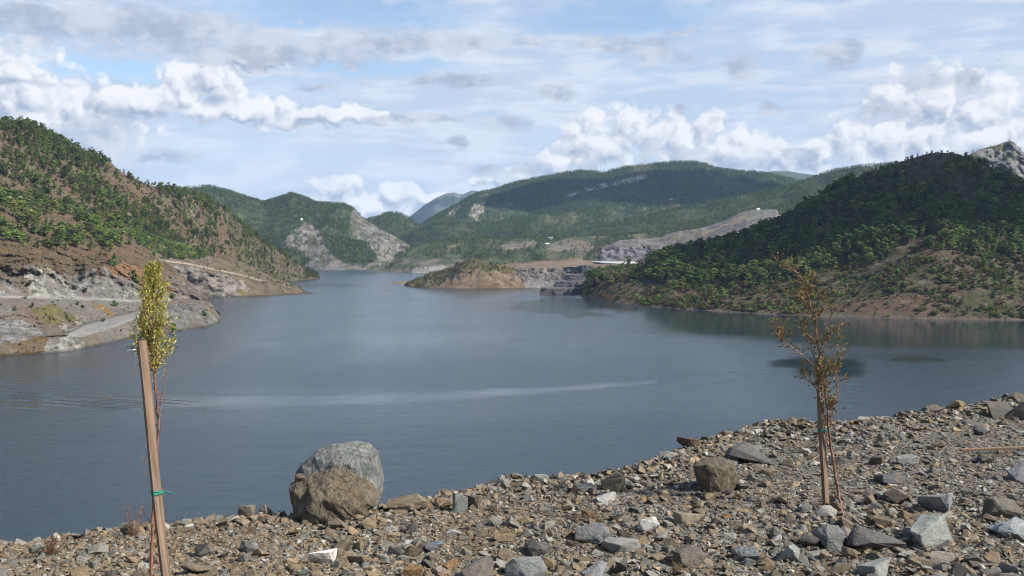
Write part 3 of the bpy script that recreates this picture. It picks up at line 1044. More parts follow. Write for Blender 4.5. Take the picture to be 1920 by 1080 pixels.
shore_r = np.interp(qx, [1090, 1200, 1400, 1700, 1920, 2300], [556, 573, 587, 598, 601, 604])
calm = 0.10 + 0.22 * sstep(nw, -0.1, 0.35) + 0.22 * sstep(qy, 690, 570)
calm = np.maximum(calm, 0.9 * sstep(qy - shore_r + nw * 20, 85, 40) * sstep(qx, 1050, 1300))
calm = np.maximum(calm, np.maximum(np.maximum(spot(1488, 682, 62, 15, 0.5), spot(1540, 694, 88, 24, 0.45)), 0.9 * spot(1588, 699, 52, 15, 0.6)))
calm = np.maximum(calm, 0.9 * spot(1715, 675, 85, 6))
calm = np.maximum(calm, (0.68 + 0.35 * nw2) * band([(-60, 757), (250, 757), (500, 754), (750, 747), (1000, 735), (1180, 722), (1230, 718)], [10, 10, 10, 8, 5, 3, 0], 7.0))
calm = np.maximum(calm, 0.32 * band([(1150, 748), (1300, 714), (1440, 699)], [3, 6, 4]))
calm = np.maximum(calm, 0.5 * spot(1640, 667, 240, 9, 0.6))
calm = np.maximum(calm, 0.42 * spot(1420, 690, 160, 6, 0.6))
calm = np.maximum(calm, 0.62 * spot(120, 690, 330, 42) * (0.8 + 0.2 * nw))
calm = np.maximum(calm, 0.5 * spot(960, 545, 260, 22))
calm = np.maximum(calm, (0.55 + 0.25 * nw) * spot(850, 618, 460, 52, 0.75))
calm = np.maximum(calm, 0.75 * spot(1060, 575, 120, 22))
ripple = np.clip(spot(60, 757, 260, 14, 0.5) + 0.6 * spot(30, 735, 160, 20, 0.5) + 0.35 * spot(150, 712, 120, 14, 0.5), 0, 1) * (qx < 420)
me = grid_mesh('lake_water', WXa, WYa, np.zeros_like(WXa), None, None, {'calm': np.clip(calm, 0, 1), 'ripple': ripple})
water = link(bpy.data.objects.new('lake_water', me))
tag(water, kind='structure')
mw, g, b = new_mat('lake_water')
b.inputs['Base Color'].default_value = (0.014, 0.026, 0.035, 1)
b.inputs['IOR'].default_value = 1.333
b.inputs['Specular IOR Level'].default_value = 0.5
ac = g.n('ShaderNodeAttribute', attribute_name='calm').outputs['Fac']
ar = g.n('ShaderNodeAttribute', attribute_name='ripple').outputs['Fac']
pos = g.n('ShaderNodeNewGeometry').outputs['Position']
g.put(b.inputs['Roughness'], g.smooth(ac, 0.0, 1.0, 0.26, 0.07))
n1 = g.noise(g.v('MULTIPLY', pos, (0.55, 0.8, 1)), 1.0, 4, 0.6)
n2 = g.noise(g.v('MULTIPLY', pos, (0.08, 0.14, 1)), 1.0, 3, 0.5)
hgt = g.m('ADD', g.m('MULTIPLY', n1, 0.35), g.m('MULTIPLY', n2, 0.9))
rough_k = g.m('SUBTRACT', 1.06, ac)
wv = g.n('ShaderNodeTexWave', wave_type='BANDS', bands_direction='DIAGONAL', wave_profile='SIN')
g.put(wv.inputs['Vector'], g.v('MULTIPLY', pos, (0.035, 0.085, 0.0)))
wv.inputs['Scale'].default_value = 1.0
wv.inputs['Distortion'].default_value = 2.2
wv.inputs['Detail'].default_value = 1.5
hgt = g.m('ADD', g.m('MULTIPLY', hgt, rough_k), g.m('MULTIPLY', g.m('MULTIPLY', wv.outputs['Fac'], ar), 1.3))
g.put(b.inputs['Normal'], bump(g, hgt, 1.0, 0.55))
me.materials.append(mw)

# ------------------------------------------------------------------ air: pale haze box round the scene
bm = bmesh.new()
add_box(bm, (-14000, -260, -4.6), (14000, 14000, 980))
hz = link(bpy.data.objects.new('haze', from_bm('haze', bm)))
tag(hz, 'pale bluish air haze over the whole lake valley', 'haze', kind='stuff')
mh = bpy.data.materials.new('haze')
mh.use_nodes = True
mh.node_tree.nodes.clear()
g = NT(mh.node_tree)
vol = g.n('ShaderNodeVolumePrincipled')
vol.inputs['Color'].default_value = (0.46, 0.68, 1.0, 1)
vol.inputs['Density'].default_value = HAZE_DENSITY
vol.inputs['Anisotropy'].default_value = 0.0
o_ = g.n('ShaderNodeOutputMaterial')
mh.node_tree.links.new(vol.outputs[0], o_.inputs['Volume'])
hz.data.materials.append(mh)

# ------------------------------------------------------------------ clouds overhead that shade parts of the hills


def cloud(name, cx, cy, cz, dist, sx, sy, sz, seed, label):
    """lumpy cloud on the sun side of the point (cx, cy, cz), so that its shade falls there"""
    c0 = Vector((cx, cy, cz)) + SUN * dist
    bm_ = bmesh.new()
    bmesh.ops.create_icosphere(bm_, subdivisions=5, radius=1.0)
    co = np.array([v.co[:] for v in bm_.verts])
    n_ = fbm(co[:, 0] * 2.2 + 9, co[:, 1] * 2.2, co[:, 2] * 2.2, 5, seed, 0.55)
    k = 1 + 0.75 * n_
    for v, kk in zip(bm_.verts, k):
        v.co = v.co * kk
        v.co = Vector((v.co.x * sx, v.co.y * sy, max(v.co.z, -0.35) * sz))
    o = link(bpy.data.objects.new(name, from_bm(name, bm_, M_CLOUD, True)))
    o.location = c0
    tag(o, label, 'cloud', 'low clouds drifting over the valley')
    return o


M_CLOUD = mat_plain('cloud_white', (0.85, 0.86, 0.88), 1.0, spec=0.0)
cloud('cloud', *CLOUD_A, 301, 'low white cloud overhead shading the top of the right hill')
cloud('cloud', *CLOUD_B, 302, 'low white cloud overhead shading the far edge of the right hill')
cloud('cloud', *CLOUD_C, 303, 'low white cloud overhead shading the flank of the central mountain')

# ------------------------------------------------------------------ trees
RNG = np.random.default_rng(7)


def ico(sub):
    bm_ = bmesh.new()
    bmesh.ops.create_icosphere(bm_, subdivisions=sub, radius=1.0)
    v = np.array([q.co[:] for q in bm_.verts])
    f = np.array([[x.index for x in q.verts] for q in bm_.faces])
    bm_.free()
    return v, f


ICO1, ICO2 = ico(1), ico(2)


def crown_mesh(name, h, rad, nclump, seed, mat, base=0.28, conic=0.4, leafs=26, lsz=0.5, icos=ICO1):
    r = np.random.default_rng(seed)
    V, F_ = [], []
    off = 0
    for i in range(nclump):
        t = (i + r.random()) / nclump
        zc = h * (base + (0.92 - base) * t)
        env = rad * (1 - conic * t) * math.sin(math.pi * min(1, 0.28 + 0.72 * (1 - t) + 0.05)) ** 0.5
        a = r.random() * 6.283
        rr = env * (0.25 + 0.6 * r.random() ** 0.6)
        cs = np.array([math.cos(a) * rr, math.sin(a) * rr, zc])
        sz = rad * (0.22 + 0.24 * r.random()) * (1 - 0.35 * t)
        iv, if_ = icos
        nn = 1 + 0.55 * fbm(iv[:, 0] * 1.7 + i * 3, iv[:, 1] * 1.7, iv[:, 2] * 1.7 + seed, 3, seed)
        bl = iv * nn[:, None] * np.array([sz, sz, sz * 0.62]) * 0.86 + cs
        V.append(bl); F_.append(if_ + off); off += len(bl)
        d = r.normal(size=(leafs, 3))
        d /= np.linalg.norm(d, axis=1)[:, None]
        d[:, 2] = np.abs(d[:, 2]) * 0.9 - 0.25
        cpt = cs + d * np.array([sz, sz, sz * 0.7]) * (0.85 + 0.4 * r.random((leafs, 1)))
        e1 = r.normal(size=(leafs, 3)); e1 /= np.linalg.norm(e1, axis=1)[:, None]
        e2 = np.cross(e1, r.normal(size=(leafs, 3))); e2 /= np.linalg.norm(e2, axis=1)[:, None]
        s = lsz * (0.6 + 0.7 * r.random((leafs, 1)))
        tri = np.stack([cpt + e1 * s, cpt - e1 * s * 0.4 + e2 * s * 0.6, cpt - e1 * s * 0.4 - e2 * s * 0.6], 1).reshape(-1, 3)
        V.append(tri); F_.append(np.arange(leafs * 3).reshape(-1, 3) + off); off += leafs * 3
    return mesh_np(name, np.concatenate(V), np.concatenate(F_), mat)


def trunk_mesh(name, h, seed):
    r = random.Random(seed)
    bm_ = bmesh.new()
    add_tube(bm_, [(0, 0, -0.8), (0.05, 0, h * 0.3), (r.uniform(-.2, .2), r.uniform(-.2, .2), h * 0.6), (r.uniform(-.3, .3), 0, h * 0.9)],
             [0.22, 0.18, 0.12, 0.04], 5)
    for k in range(4):
        a = r.uniform(0, 6.28); z0 = h * r.uniform(0.35, 0.7)
        add_tube(bm_, [(0, 0, z0), (math.cos(a) * 1.4, math.sin(a) * 1.4, z0 + 0.9)], [0.07, 0.03], 4, False)
    return from_bm(name, bm_, M_BARK)


NPROTO = 6
PINE = []
for i in range(NPROTO):
    h = 10.0
    rad = [2.9, 3.3, 2.5, 3.6, 2.7, 3.0][i]
    base = [0.22, 0.3, 0.12, 0.34, 0.16, 0.26][i]
    con = [0.35, 0.2, 0.6, 0.1, 0.55, 0.3][i]
    cm = crown_mesh('crown', h, rad, 19, 40 + i, M_LEAF_O, base, con, 24, 0.48)
    tm = trunk_mesh('trunk', h, 60 + i)
    PINE.append((cm, tm))


def hidden_collection(name, meshes):
    """prototypes for the woods; lives outside the scene"""
    cl = bpy.data.collections.new(name)
    for i, m_ in enumerate(meshes):
        cl.objects.link(bpy.data.objects.new('%s_%02d' % (name, i), m_))
    return cl


def joined(cm, tm, leafmat):
    """crown + trunk in one mesh with two materials"""
    bm_ = bmesh.new()
    bm_.from_mesh(cm)
    n0 = len(bm_.faces)
    bm_.from_mesh(tm)
    bm_.faces.ensure_lookup_table()
    for f in bm_.faces[n0:]:
        f.material_index = 1
    me_ = from_bm('pine', bm_)
    me_.materials.append(leafmat)
    me_.materials.append(M_BARK)
    return me_


COL_PINE = hidden_collection('wood_pine', [joined(c_, t_, M_LEAF_I) for c_, t_ in PINE])
COL_FAR = hidden_collection('wood_far', [crown_mesh('far_crown', 9.0, 3.4, 5, 140 + i, M_LEAF_I, 0.05, [0.3, 0.5, 0.15, 0.4][i], 9, 0.9) for i in range(4)])
BUSHM = [crown_mesh('foliage', 1.6, 1.25, 6, 180 + i, M_LEAF_I, 0.05, 0.3, 18, 0.28) for i in range(4)]
COL_BUSH = hidden_collection('wood_bush', BUSHM)
BUSHO = [crown_mesh('foliage', 1.6, 1.25, 7, 190 + i, M_LEAF_O, 0.05, 0.3, 22, 0.26) for i in range(3)]


def instancer(name, coll, P, rot, scl, idx, tint, label, cat):
    me_ = bpy.data.meshes.new(name)
    n_ = len(P)
    me_.vertices.add(n_)
    me_.vertices.foreach_set('co', np.asarray(P, np.float32).ravel())
    for nm, typ, key, val in (('rot', 'FLOAT_VECTOR', 'vector', rot), ('scl', 'FLOAT_VECTOR', 'vector', scl), ('idx', 'INT', 'value', idx)):
        at = me_.attributes.new(nm, typ, 'POINT')
        at.data.foreach_set(key, np.asarray(val, np.int32 if typ == 'INT' else np.float32).ravel())
    at = me_.attributes.new('tint', 'FLOAT_COLOR', 'POINT')
    at.data.foreach_set('color', np.concatenate([tint, np.ones((n_, 1))], 1).astype(np.float32).ravel())
    o = link(bpy.data.objects.new(name, me_))
    tag(o, label, cat, kind='stuff')
    ng = bpy.data.node_groups.new(name, 'GeometryNodeTree')
    ng.interface.new_socket('Geometry', in_out='INPUT', socket_type='NodeSocketGeometry')
    ng.interface.new_socket('Geometry', in_out='OUTPUT', socket_type='NodeSocketGeometry')
    N = ng.nodes
    gi, go = N.new('NodeGroupInput'), N.new('NodeGroupOutput')
    ci = N.new('GeometryNodeCollectionInfo')
    ci.inputs['Collection'].default_value = coll
    ci.inputs['Separate Children'].default_value = True
    ci.inputs['Reset Children'].default_value = True
    ip = N.new('GeometryNodeInstanceOnPoints')
    ip.inputs['Pick Instance'].default_value = True

    def na(nm, typ):
        q = N.new('GeometryNodeInputNamedAttribute')
        q.data_type = typ
        q.inputs['Name'].default_value = nm
        return q.outputs['Attribute']
    lk = ng.links.new
    lk(gi.outputs[0], ip.inputs['Points'])
    lk(ci.outputs[0], ip.inputs['Instance'])
    lk(na('idx', 'INT'), ip.inputs['Instance Index'])
    er = N.new('FunctionNodeEulerToRotation')
    lk(na('rot', 'FLOAT_VECTOR'), er.inputs[0])
    lk(er.outputs[0], ip.inputs['Rotation'])
    lk(na('scl', 'FLOAT_VECTOR'), ip.inputs['Scale'])
    lk(ip.outputs[0], go.inputs[0])
    md = o.modifiers.new('scatter', 'NODES')
    md.node_group = ng
    return o


def scatter(L, n, dens, rng=RNG, r0=1):
    """random points on a land sheet, n tries spread by area, kept with probability dens(px, py, x, y, z, nz)"""
    A = L.area[r0:-1, :-1]
    cum = np.cumsum(A.ravel())
    k = np.searchsorted(cum, rng.random(n) * cum[-1])
    k = np.minimum(k, A.size - 1)
    i, j = k // A.shape[1] + r0, k % A.shape[1]
    u, v = rng.random(n), rng.random(n)

    def bil(a):
        return (a[i, j] * (1 - u) + a[i, j + 1] * u) * (1 - v) + (a[i + 1, j] * (1 - u) + a[i + 1, j + 1] * u) * v
    x, y, z = bil(L.X), bil(L.Y), bil(L.Z)
    px, py = proj(x, y, z)
    d = dens(px, py, x, y, z)
    ok = (rng.random(n) < d) & (z > 0.8)
    return np.stack([x, y, z], -1)[ok]


# visibility: nearest land silhouettes per 6-pixel column
ALL = np.concatenate(LAYERS, 0)
BIN = 6.0
VIS = {}
bi = np.floor(ALL[:, 0] / BIN).astype(int)
order = np.lexsort((ALL[:, 2], bi))
bi_s, A_s = bi[order], ALL[order]
st_ = np.searchsorted(bi_s, np.arange(bi_s.min(), bi_s.max() + 2))
for q in range(len(st_) - 1):
    seg = A_s[st_[q]:st_[q + 1]]
    if len(seg):
        VIS[bi_s.min() + q] = (seg[:, 2], np.minimum.accumulate(seg[:, 1]))


def visible(P, h, margin, back=25.0):
    px, py = proj(P[:, 0], P[:, 1], P[:, 2] + h)
    out = np.ones(len(P), bool)
    for i_, (a, y_, yy) in enumerate(zip(np.floor(px / BIN).astype(int), P[:, 1], py)):
        s_ = VIS.get(a)
        if s_ is None:
            continue
        k = np.searchsorted(s_[0], y_ - back)
        if k > 0 and s_[1][k - 1] < yy - margin:
            out[i_] = False
    return out


def thin(P, dmin, grid):
    """keep points at least about dmin apart (coarse cells)"""
    key = set()
    keep = np.zeros(len(P), bool)
    for i_, p in enumerate(P):
        k = (int(p[0] // grid), int(p[1] // grid), int(p[2] // grid))
        if k in key:
            continue
        key.add(k)
        keep[i_] = True
    return P[keep]


GREENS = np.array([(0.110, 0.175, 0.042), (0.090, 0.140, 0.040), (0.140, 0.200, 0.045), (0.070, 0.105, 0.036), (0.165, 0.190, 0.058), (0.135, 0.150, 0.060), (0.060, 0.085, 0.034)])


def greens(n, k=1.0, rng=RNG):
    c_ = GREENS[rng.integers(0, len(GREENS), n)] * (0.48 + 0.62 * rng.random((n, 1))) * k
    return c_


def d_left(px, py, x, y, z):
    n = fbm(x / 55, y / 55, None, 4, 401)
    n2 = fbm(x / 16, y / 16, None, 3, 402)
    rid = np.interp(px, [0, 100, 220, 300, 370, 430, 480, 540, 600], [225, 250, 300, 345, 357, 392, 432, 480, 521])
    dep = py - rid
    d = 0.10 + 1.2 * sstep(n + 0.5 * n2, -0.12, 0.24)
    d *= np.interp(px, [0, 200, 300, 420, 520, 600], [1, 0.95, 0.75, 0.6, 0.4, 0.25])
    d += 0.55 * sstep(dep, 45, 8) * (px < 225)
    d += 0.35 * sstep(dep, 22, 4) * (px > 260)
    d -= 0.8 * inpoly(px, py, [(215, 295), (250, 325), (300, 360), (300, 420), (250, 380), (200, 320)]) * (n2 < 0.25)
    d -= 0.6 * inpoly(px, py, [(30, 345), (75, 345), (75, 370), (30, 370)])
    return np.clip(d, 0, 1)


def d_bench(px, py, x, y, z):
    n = fbm(x / 30, y / 30, None, 4, 411)
    d = sstep(n, -0.45, 0.1) * sstep(py, 482, 445)
    d *= np.where(px > 230, 0.35, 1.0)
    return np.clip(d * 1.2, 0, 1)


def d_prom(px, py, x, y, z):
    d = inpoly(px, py, [(205, 430), (290, 440), (385, 470), (390, 486), (330, 490), (262, 480), (205, 478)]).astype(float)
    return d


def d_right(px, py, x, y, z):
    n = fbm(x / 40, y / 40, None, 4, 421)
    n2 = fbm(x / 14, y / 14, None, 3, 422)
    rid = np.interp(px, [1110, 1200, 1300, 1400, 1480, 1560, 1650, 1750, 1800, 1860, 1920, 2200], [503, 492, 474, 446, 412, 364, 318, 287, 288, 320, 348, 450])
    sh = np.interp(px, [1090, 1200, 1300, 1400, 1500, 1700, 1920, 2200], [556, 573, 580, 587, 592, 598, 601, 603])
    t = (py - rid) / np.maximum(sh - rid, 1)
    lim_ = np.interp(px, [1150, 1300, 1450, 1600, 1700, 1800, 1920], [0.40, 0.50, 0.58, 0.56, 0.48, 0.50, 0.52])
    d = sstep(t, lim_ + 0.12, lim_ - 0.06) * (0.35 + 0.9 * sstep(n + 0.4 * n2, -0.3, 0.15))
    d *= np.where(inpoly(px, py, [(1690, 285), (1800, 285), (1850, 370), (1790, 400), (1700, 370)]), 0.30, 1)
    d *= np.where(inpoly(px, py, [(1830, 395), (1880, 400), (1890, 470), (1830, 430)]), 0.4, 1)
    d *= np.where(px < 1215, 0.04, 1)
    d = d + 0.36 * (t > lim_) * sstep(n2, -0.15, 0.25) * (t < 0.97)
    return np.clip(d, 0, 1)


PB = thin(scatter(L_BENCH, 3200, d_bench), 4, 5.0)
PP = thin(scatter(L_PROM, 2600, d_prom), 4, 5.0)
PL = thin(scatter(L_LEFT, 17000, d_left), 5, 6.0)
PR = thin(scatter(L_RIGHT, 11000, d_right), 5, 5.0)
HB = 7.5 + 6.5 * RNG.random(len(PB))
HP = 8.0 + 3.5 * RNG.random(len(PP))
HL = 5.0 + 8.5 * RNG.random(len(PL)) ** 1.3
HR = 10.0 + 7.0 * RNG.random(len(PR))
rpx, rpy = proj(PR[:, 0], PR[:, 1], PR[:, 2])
r_rid = np.interp(rpx, [1110, 1200, 1300, 1400, 1480, 1560, 1650, 1750, 1800, 1860, 1920, 2200], [503, 492, 474, 446, 412, 364, 318, 287, 288, 320, 348, 450])
r_sh_ = np.interp(rpx, [1090, 1200, 1300, 1400, 1500, 1700, 1920, 2200], [556, 573, 580, 587, 592, 598, 601, 603])
rt = (rpy - r_rid) / (r_sh_ - r_rid)
HR = np.where(rt > 0.52 + 0.2 * RNG.random(len(PR)), 2.8 + 5.0 * RNG.random(len(PR)) ** 1.5, HR)
HR = np.where((rt < 0.08) & (rpx > 1600), 4.5 + 3.5 * RNG.random(len(PR)), HR)
SITES = []
for nm, P_, H_, k_ in (('bench', PB, HB, 1.4), ('prom', PP, HP, 1.6), ('left', PL, HL, 1.1), ('right', PR, HR, 1.12)):
    vis = visible(P_, H_, 14)
    P_, H_ = P_[vis], H_[vis]
    SITES.append([nm, P_, H_, greens(len(P_), k_), RNG.random(len(P_)) * 6.283, RNG.integers(0, NPROTO, len(P_))])
cand = []
for si, (nm, P_, H_, T_, A_, I_) in enumerate(SITES):
    px_, py_ = proj(P_[:, 0], P_[:, 1], P_[:, 2] + H_ * 0.6)
    inf = (px_ > 5) & (px_ < 1915) & visible(P_, H_, 0.0)
    ap = H_ / P_[:, 1]
    for j in np.nonzero(inf)[0]:
        cand.append((ap[j], si, j))
cand.sort(reverse=True)
single = cand[:300]
taken = [set() for _ in SITES]
TREE_TXT = {'bench': ('green pine on the brown slope above the pale quarry cuts at left', 'pines above the left quarry cuts'),
            'prom': ('bright green young pine in the dense stand above the hillside track', 'young pines above the track'),
            'left': ('green pine on the big brown hill at left', 'pines on the left hill'),
            'right': ('bushy green pine on the steep hill at right across the water', 'pines on the right hill')}


def tree_label(nm, p_, h_):
    px_, py_ = proj(p_[0], p_[1], p_[2] + 0.5 * h_)
    if nm == 'right':
        where = ['low left end', 'left of right sapling', 'above right sapling', 'left of summit',
                 'under summit', 'at right edge'][int(np.searchsorted([1330, 1450, 1580, 1720, 1850], px_))]
        band_ = 'crest' if py_ < 380 else ('upper wood' if py_ < 430 else ('middle wood' if py_ < 480 else 'lower margin'))
        return 'bushy pine in %s of right hill, %s' % (band_, where)
    if nm == 'bench':
        where = ['at the left edge', 'above the pale rock cut', 'above the grey rock cut', 'above the yellow sapling'][int(np.searchsorted([60, 135, 220], px_))]
        band_ = 'upper' if py_ < 400 else ('middle' if py_ < 440 else 'lower')
        return 'bright pine on the %s brown slope of the left shore, %s' % (band_, where)
    if nm == 'prom':
        return 'bright young pine in the dense stand above the track, %s' % ('left part' if px_ < 290 else 'right part')
    return 'pine on the big left hill, %s' % ('near its crest' if py_ < 300 else 'on its lower flank')


for ap, si, j in single:
    nm, P_, H_, T_, A_, I_ = SITES[si]
    taken[si].add(j)
    root = link(bpy.data.objects.new('pine_tree', None))
    root.empty_display_size = 0.5
    root.location = P_[j]
    sc_ = H_[j] / 10.0
    root.scale = (sc_ * (1.15 + 0.35 * RNG.random()),) * 2 + (sc_,)
    root.rotation_euler = (0, 0, A_[j])
    tag(root, tree_label(nm, P_[j], H_[j]), 'pine tree', TREE_TXT[nm][1])
    cm, tm = PINE[I_[j]]
    co = link(bpy.data.objects.new('crown', cm), root)
    co.color = tuple(T_[j]) + (1,)
    link(bpy.data.objects.new('trunk', tm), root)
FOREST_TXT = {'bench': 'remaining pines massed on the slope above the left quarry cuts', 'prom': 'remaining young pines massed above the hillside track',
              'left': 'pine wood covering the big brown hill at left', 'right': 'pine wood covering the steep hill at right'}
for si, (nm, P_, H_, T_, A_, I_) in enumerate(SITES):
    keep = np.array([j for j in range(len(P_)) if j not in taken[si]], int)
    if len(keep) == 0:
        continue
    s_ = H_[keep, None] / 10.0 * np.array([[1.32, 1.32, 1.0]])
    instancer('pine_wood', COL_PINE, P_[keep], np.stack([0 * A_[keep], 0 * A_[keep], A_[keep]], -1), s_, I_[keep], T_[keep], FOREST_TXT[nm], 'pine wood')

# scrub and small shrubs on the near hills


def scrub(L, n, dens, smin, smax, label, k=1.0, coll=COL_BUSH, cols=None):
    P_ = scatter(L, n, dens)
    P_ = P_[visible(P_, 1.5, 8)]
    m_ = len(P_)
    s_ = (smin + (smax - smin) * RNG.random((m_, 1)) ** 1.6) * np.array([[1, 1, 0.9]])
    a_ = RNG.random(m_) * 6.283
    t_ = greens(m_, k)
    if cols is not None:
        ch = RNG.random(m_) < 0.45
        t_[ch] = np.array(cols)[RNG.integers(0, len(cols), ch.sum())] * (0.7 + 0.6 * RNG.random((ch.sum(), 1)))
    return instancer('scrub', coll, P_, np.stack([0 * a_, 0 * a_, a_], -1), s_, RNG.integers(0, 4, m_), t_, label, 'scrub')


BROWNS = [(0.11, 0.085, 0.035), (0.13, 0.075, 0.04), (0.12, 0.11, 0.04), (0.09, 0.06, 0.035)]
scrub(L_RIGHT, 30000, lambda px, py, x, y, z: np.clip(0.75 * sstep(fbm(x / 30, y / 30, None, 4, 431), -0.25, 0.25) * sstep(py, 420, 500), 0, 1) + 0.1, 0.8, 3.4,
      'low green and brown scrub dotting the right hillside', 1.15, cols=BROWNS)
scrub(L_LEFT, 16000, lambda px, py, x, y, z: np.clip(0.2 + sstep(fbm(x / 40, y / 40, None, 4, 441), -0.2, 0.3), 0, 1), 0.7, 2.4,
      'low green and brown scrub dotting the left hill', 0.9, cols=BROWNS)
scrub(L_BENCH, 5500, lambda px, py, x, y, z: np.where(inpoly(px, py, [(58, 575), (100, 568), (142, 592), (140, 606), (100, 614), (68, 608)]), 1.0,
      np.where(inpoly(px, py, [(0, 645), (60, 632), (108, 628), (170, 644), (90, 640), (84, 664), (0, 672)]), 0.8,
               np.where(py < 505, 0.45, np.where((py > 568) & (py < 626) & (px < 250), 0.10, 0.03)))) * (fbm(x / 12, y / 12, None, 3, 451) > -0.15), 0.3, 1.3,
      'low brown and olive scrub between the left quarry cuts', 1.0, cols=BROWNS)
scrub(L_PROM, 1800, lambda px, py, x, y, z: np.clip(0.25 + sstep(px, 400, 500) * 0.5, 0, 1) * (fbm(x / 16, y / 16, None, 3, 452) > 0.0), 0.5, 1.9,
      'olive scrub on the low promontory at left', 1.0, cols=BROWNS)
scrub(L_PEN, 1100, lambda px, py, x, y, z: np.clip(inpoly(px, py, [(755, 530), (800, 508), (880, 480), (975, 495), (990, 530), (960, 515), (900, 510), (850, 515), (820, 538), (755, 545)]) * 0.9
      + 0.08, 0, 1), 0.8, 2.2, 'dark green scrub over the crest of the peninsula', 0.8, cols=BROWNS)


# far woods
def far_wood(L, n, dens, hmin, hmax, label, k=0.85, margin=10):
    P_ = scatter(L, n, dens)
    px_, py_ = proj(P_[:, 0], P_[:, 1], P_[:, 2])
    P_ = P_[(px_ > -120) & (px_ < 2040)]
    P_ = P_[visible(P_, 8.0, margin, 60)]
    m_ = len(P_)
    h_ = (hmin + (hmax - hmin) * RNG.random((m_, 1))) / 9.0
    a_ = RNG.random(m_) * 6.283
    return instancer('pine_wood', COL_FAR, P_, np.stack([0 * a_, 0 * a_, a_], -1), h_ * np.array([[1.1, 1.1, 1]]), RNG.integers(0, 4, m_), greens(m_, k), label, 'pine wood')


far_wood(L_MID, 9000, lambda px, py, x, y, z: np.clip(0.95 * sstep(fbm(x / 60, y / 100, None, 4, 461), -0.35, 0.1) * np.where(py > 487, 0.35, 1)
         * np.where(inpoly(px, py, [(920, 470), (960, 452), (1005, 452), (1005, 464), (960, 466)]) | inpoly(px, py, [(1020, 460), (1060, 447), (1100, 452), (1120, 464), (1090, 472), (1040, 470)])
                    | inpoly(px, py, [(768, 514), (778, 503), (800, 498), (846, 498), (846, 508), (790, 518)]), 0.12, 1), 0, 1),
         8, 13, 'pine wood on the low hills in the middle distance')
far_wood(L_SLOPE, 26000, lambda px, py, x, y, z: 0.25 + 0.75 * sstep(fbm(x / 80, y / 120, None, 4, 471), -0.4, 0.05), 9, 14, 'pine wood on the long green slope behind the spoil heap')
far_wood(L_MOUNT, 60000, lambda px, py, x, y, z: (0.2 + 0.8 * sstep(fbm(x / 120, y / 200, None, 4, 481), -0.4, 0.0)) * np.where((np.abs(py - np.interp(px, [1020, 1066, 1120, 1150, 1208, 1230], [376, 366, 354, 344, 333, 330])) < 6) & (px > 1045) & (px < 1212), 0.25, 1)
         * np.where(inpoly(px, py, [(838, 405), (860, 385), (866, 388), (850, 408)]) | inpoly(px, py, [(878, 405), (890, 380), (912, 376), (905, 400), (890, 410)]), 0.2, 1), 11, 17, 'pine forest covering the central mountain')
far_wood(L_FARL, 22000, lambda px, py, x, y, z: np.where(rocky(px, py), 0.10, 1.0) * (0.25 + 0.75 * sstep(fbm(x / 80, y / 100, None, 4, 491), -0.4, 0.0)) * np.where(py > 494, 0.3, 1),
         9, 14, 'pine forest covering the far left mountain')
far_wood(L_DOME, 7000, lambda px, py, x, y, z: 0.9 + 0 * px, 10, 15, 'pine forest covering the round hill in the gap')
far_wood(L_PEAK, 2600, lambda px, py, x, y, z: np.clip(sstep(fbm(x / 26, z / 20, y / 26, 5, 56, 0.6), 0.0, 0.2), 0.1, 1), 5, 9, 'dark trees among the grey rocks of the peak at right')
far_wood(L_SPOIL, 1100, lambda px, py, x, y, z: np.where(inpoly(px, py, [(1235, 460), (1262, 440), (1360, 428), (1400, 408), (1410, 414), (1330, 445), (1300, 470)]), 0.4, 0.03), 2, 5,
         'sparse bushes on the grey spoil heap')
far_wood(L_PEN, 260, lambda px, py, x, y, z: inpoly(px, py, [(850, 505), (880, 482), (905, 490), (890, 505)]).astype(float) * 0.8, 3, 6, 'small trees on the crest of the peninsula')

# single shrubs on the left shore


def land_at(L, px, py):
    k = np.argmin((L.px - px) ** 2 + (L.py - py) ** 2 + 0 * L.Y)
    i, j = np.unravel_index(k, L.px.shape)
    return Vector((L.X[i, j], L.Y[i, j], L.Z[i, j]))


def shrub(L, px, py, wpx, col, label, tall=1.0, name='shrub'):
    p = land_at(L, px, py)
    root = link(bpy.data.objects.new(name, None))
    root.location = p
    s_ = wpx / FPX * p.y / 2.4
    root.scale = (s_, s_, s_ * tall)
    root.rotation_euler = (0, 0, RNG.random() * 6.28)
    tag(root, label, 'shrub')
    f_ = link(bpy.data.objects.new('foliage', BUSHO[int(RNG.integers(0, 3))]), root)
    f_.color = tuple(col) + (1,)
    bm_ = bmesh.new()
    for k in range(4):
        a = k * 1.57 + RNG.random()
        add_tube(bm_, [(0, 0, -0.15), (math.cos(a) * 0.45, math.sin(a) * 0.45, 0.8)], [0.05, 0.02], 4)
    link(bpy.data.objects.new('stem', from_bm('stem', bm_, M_BARK)), root)


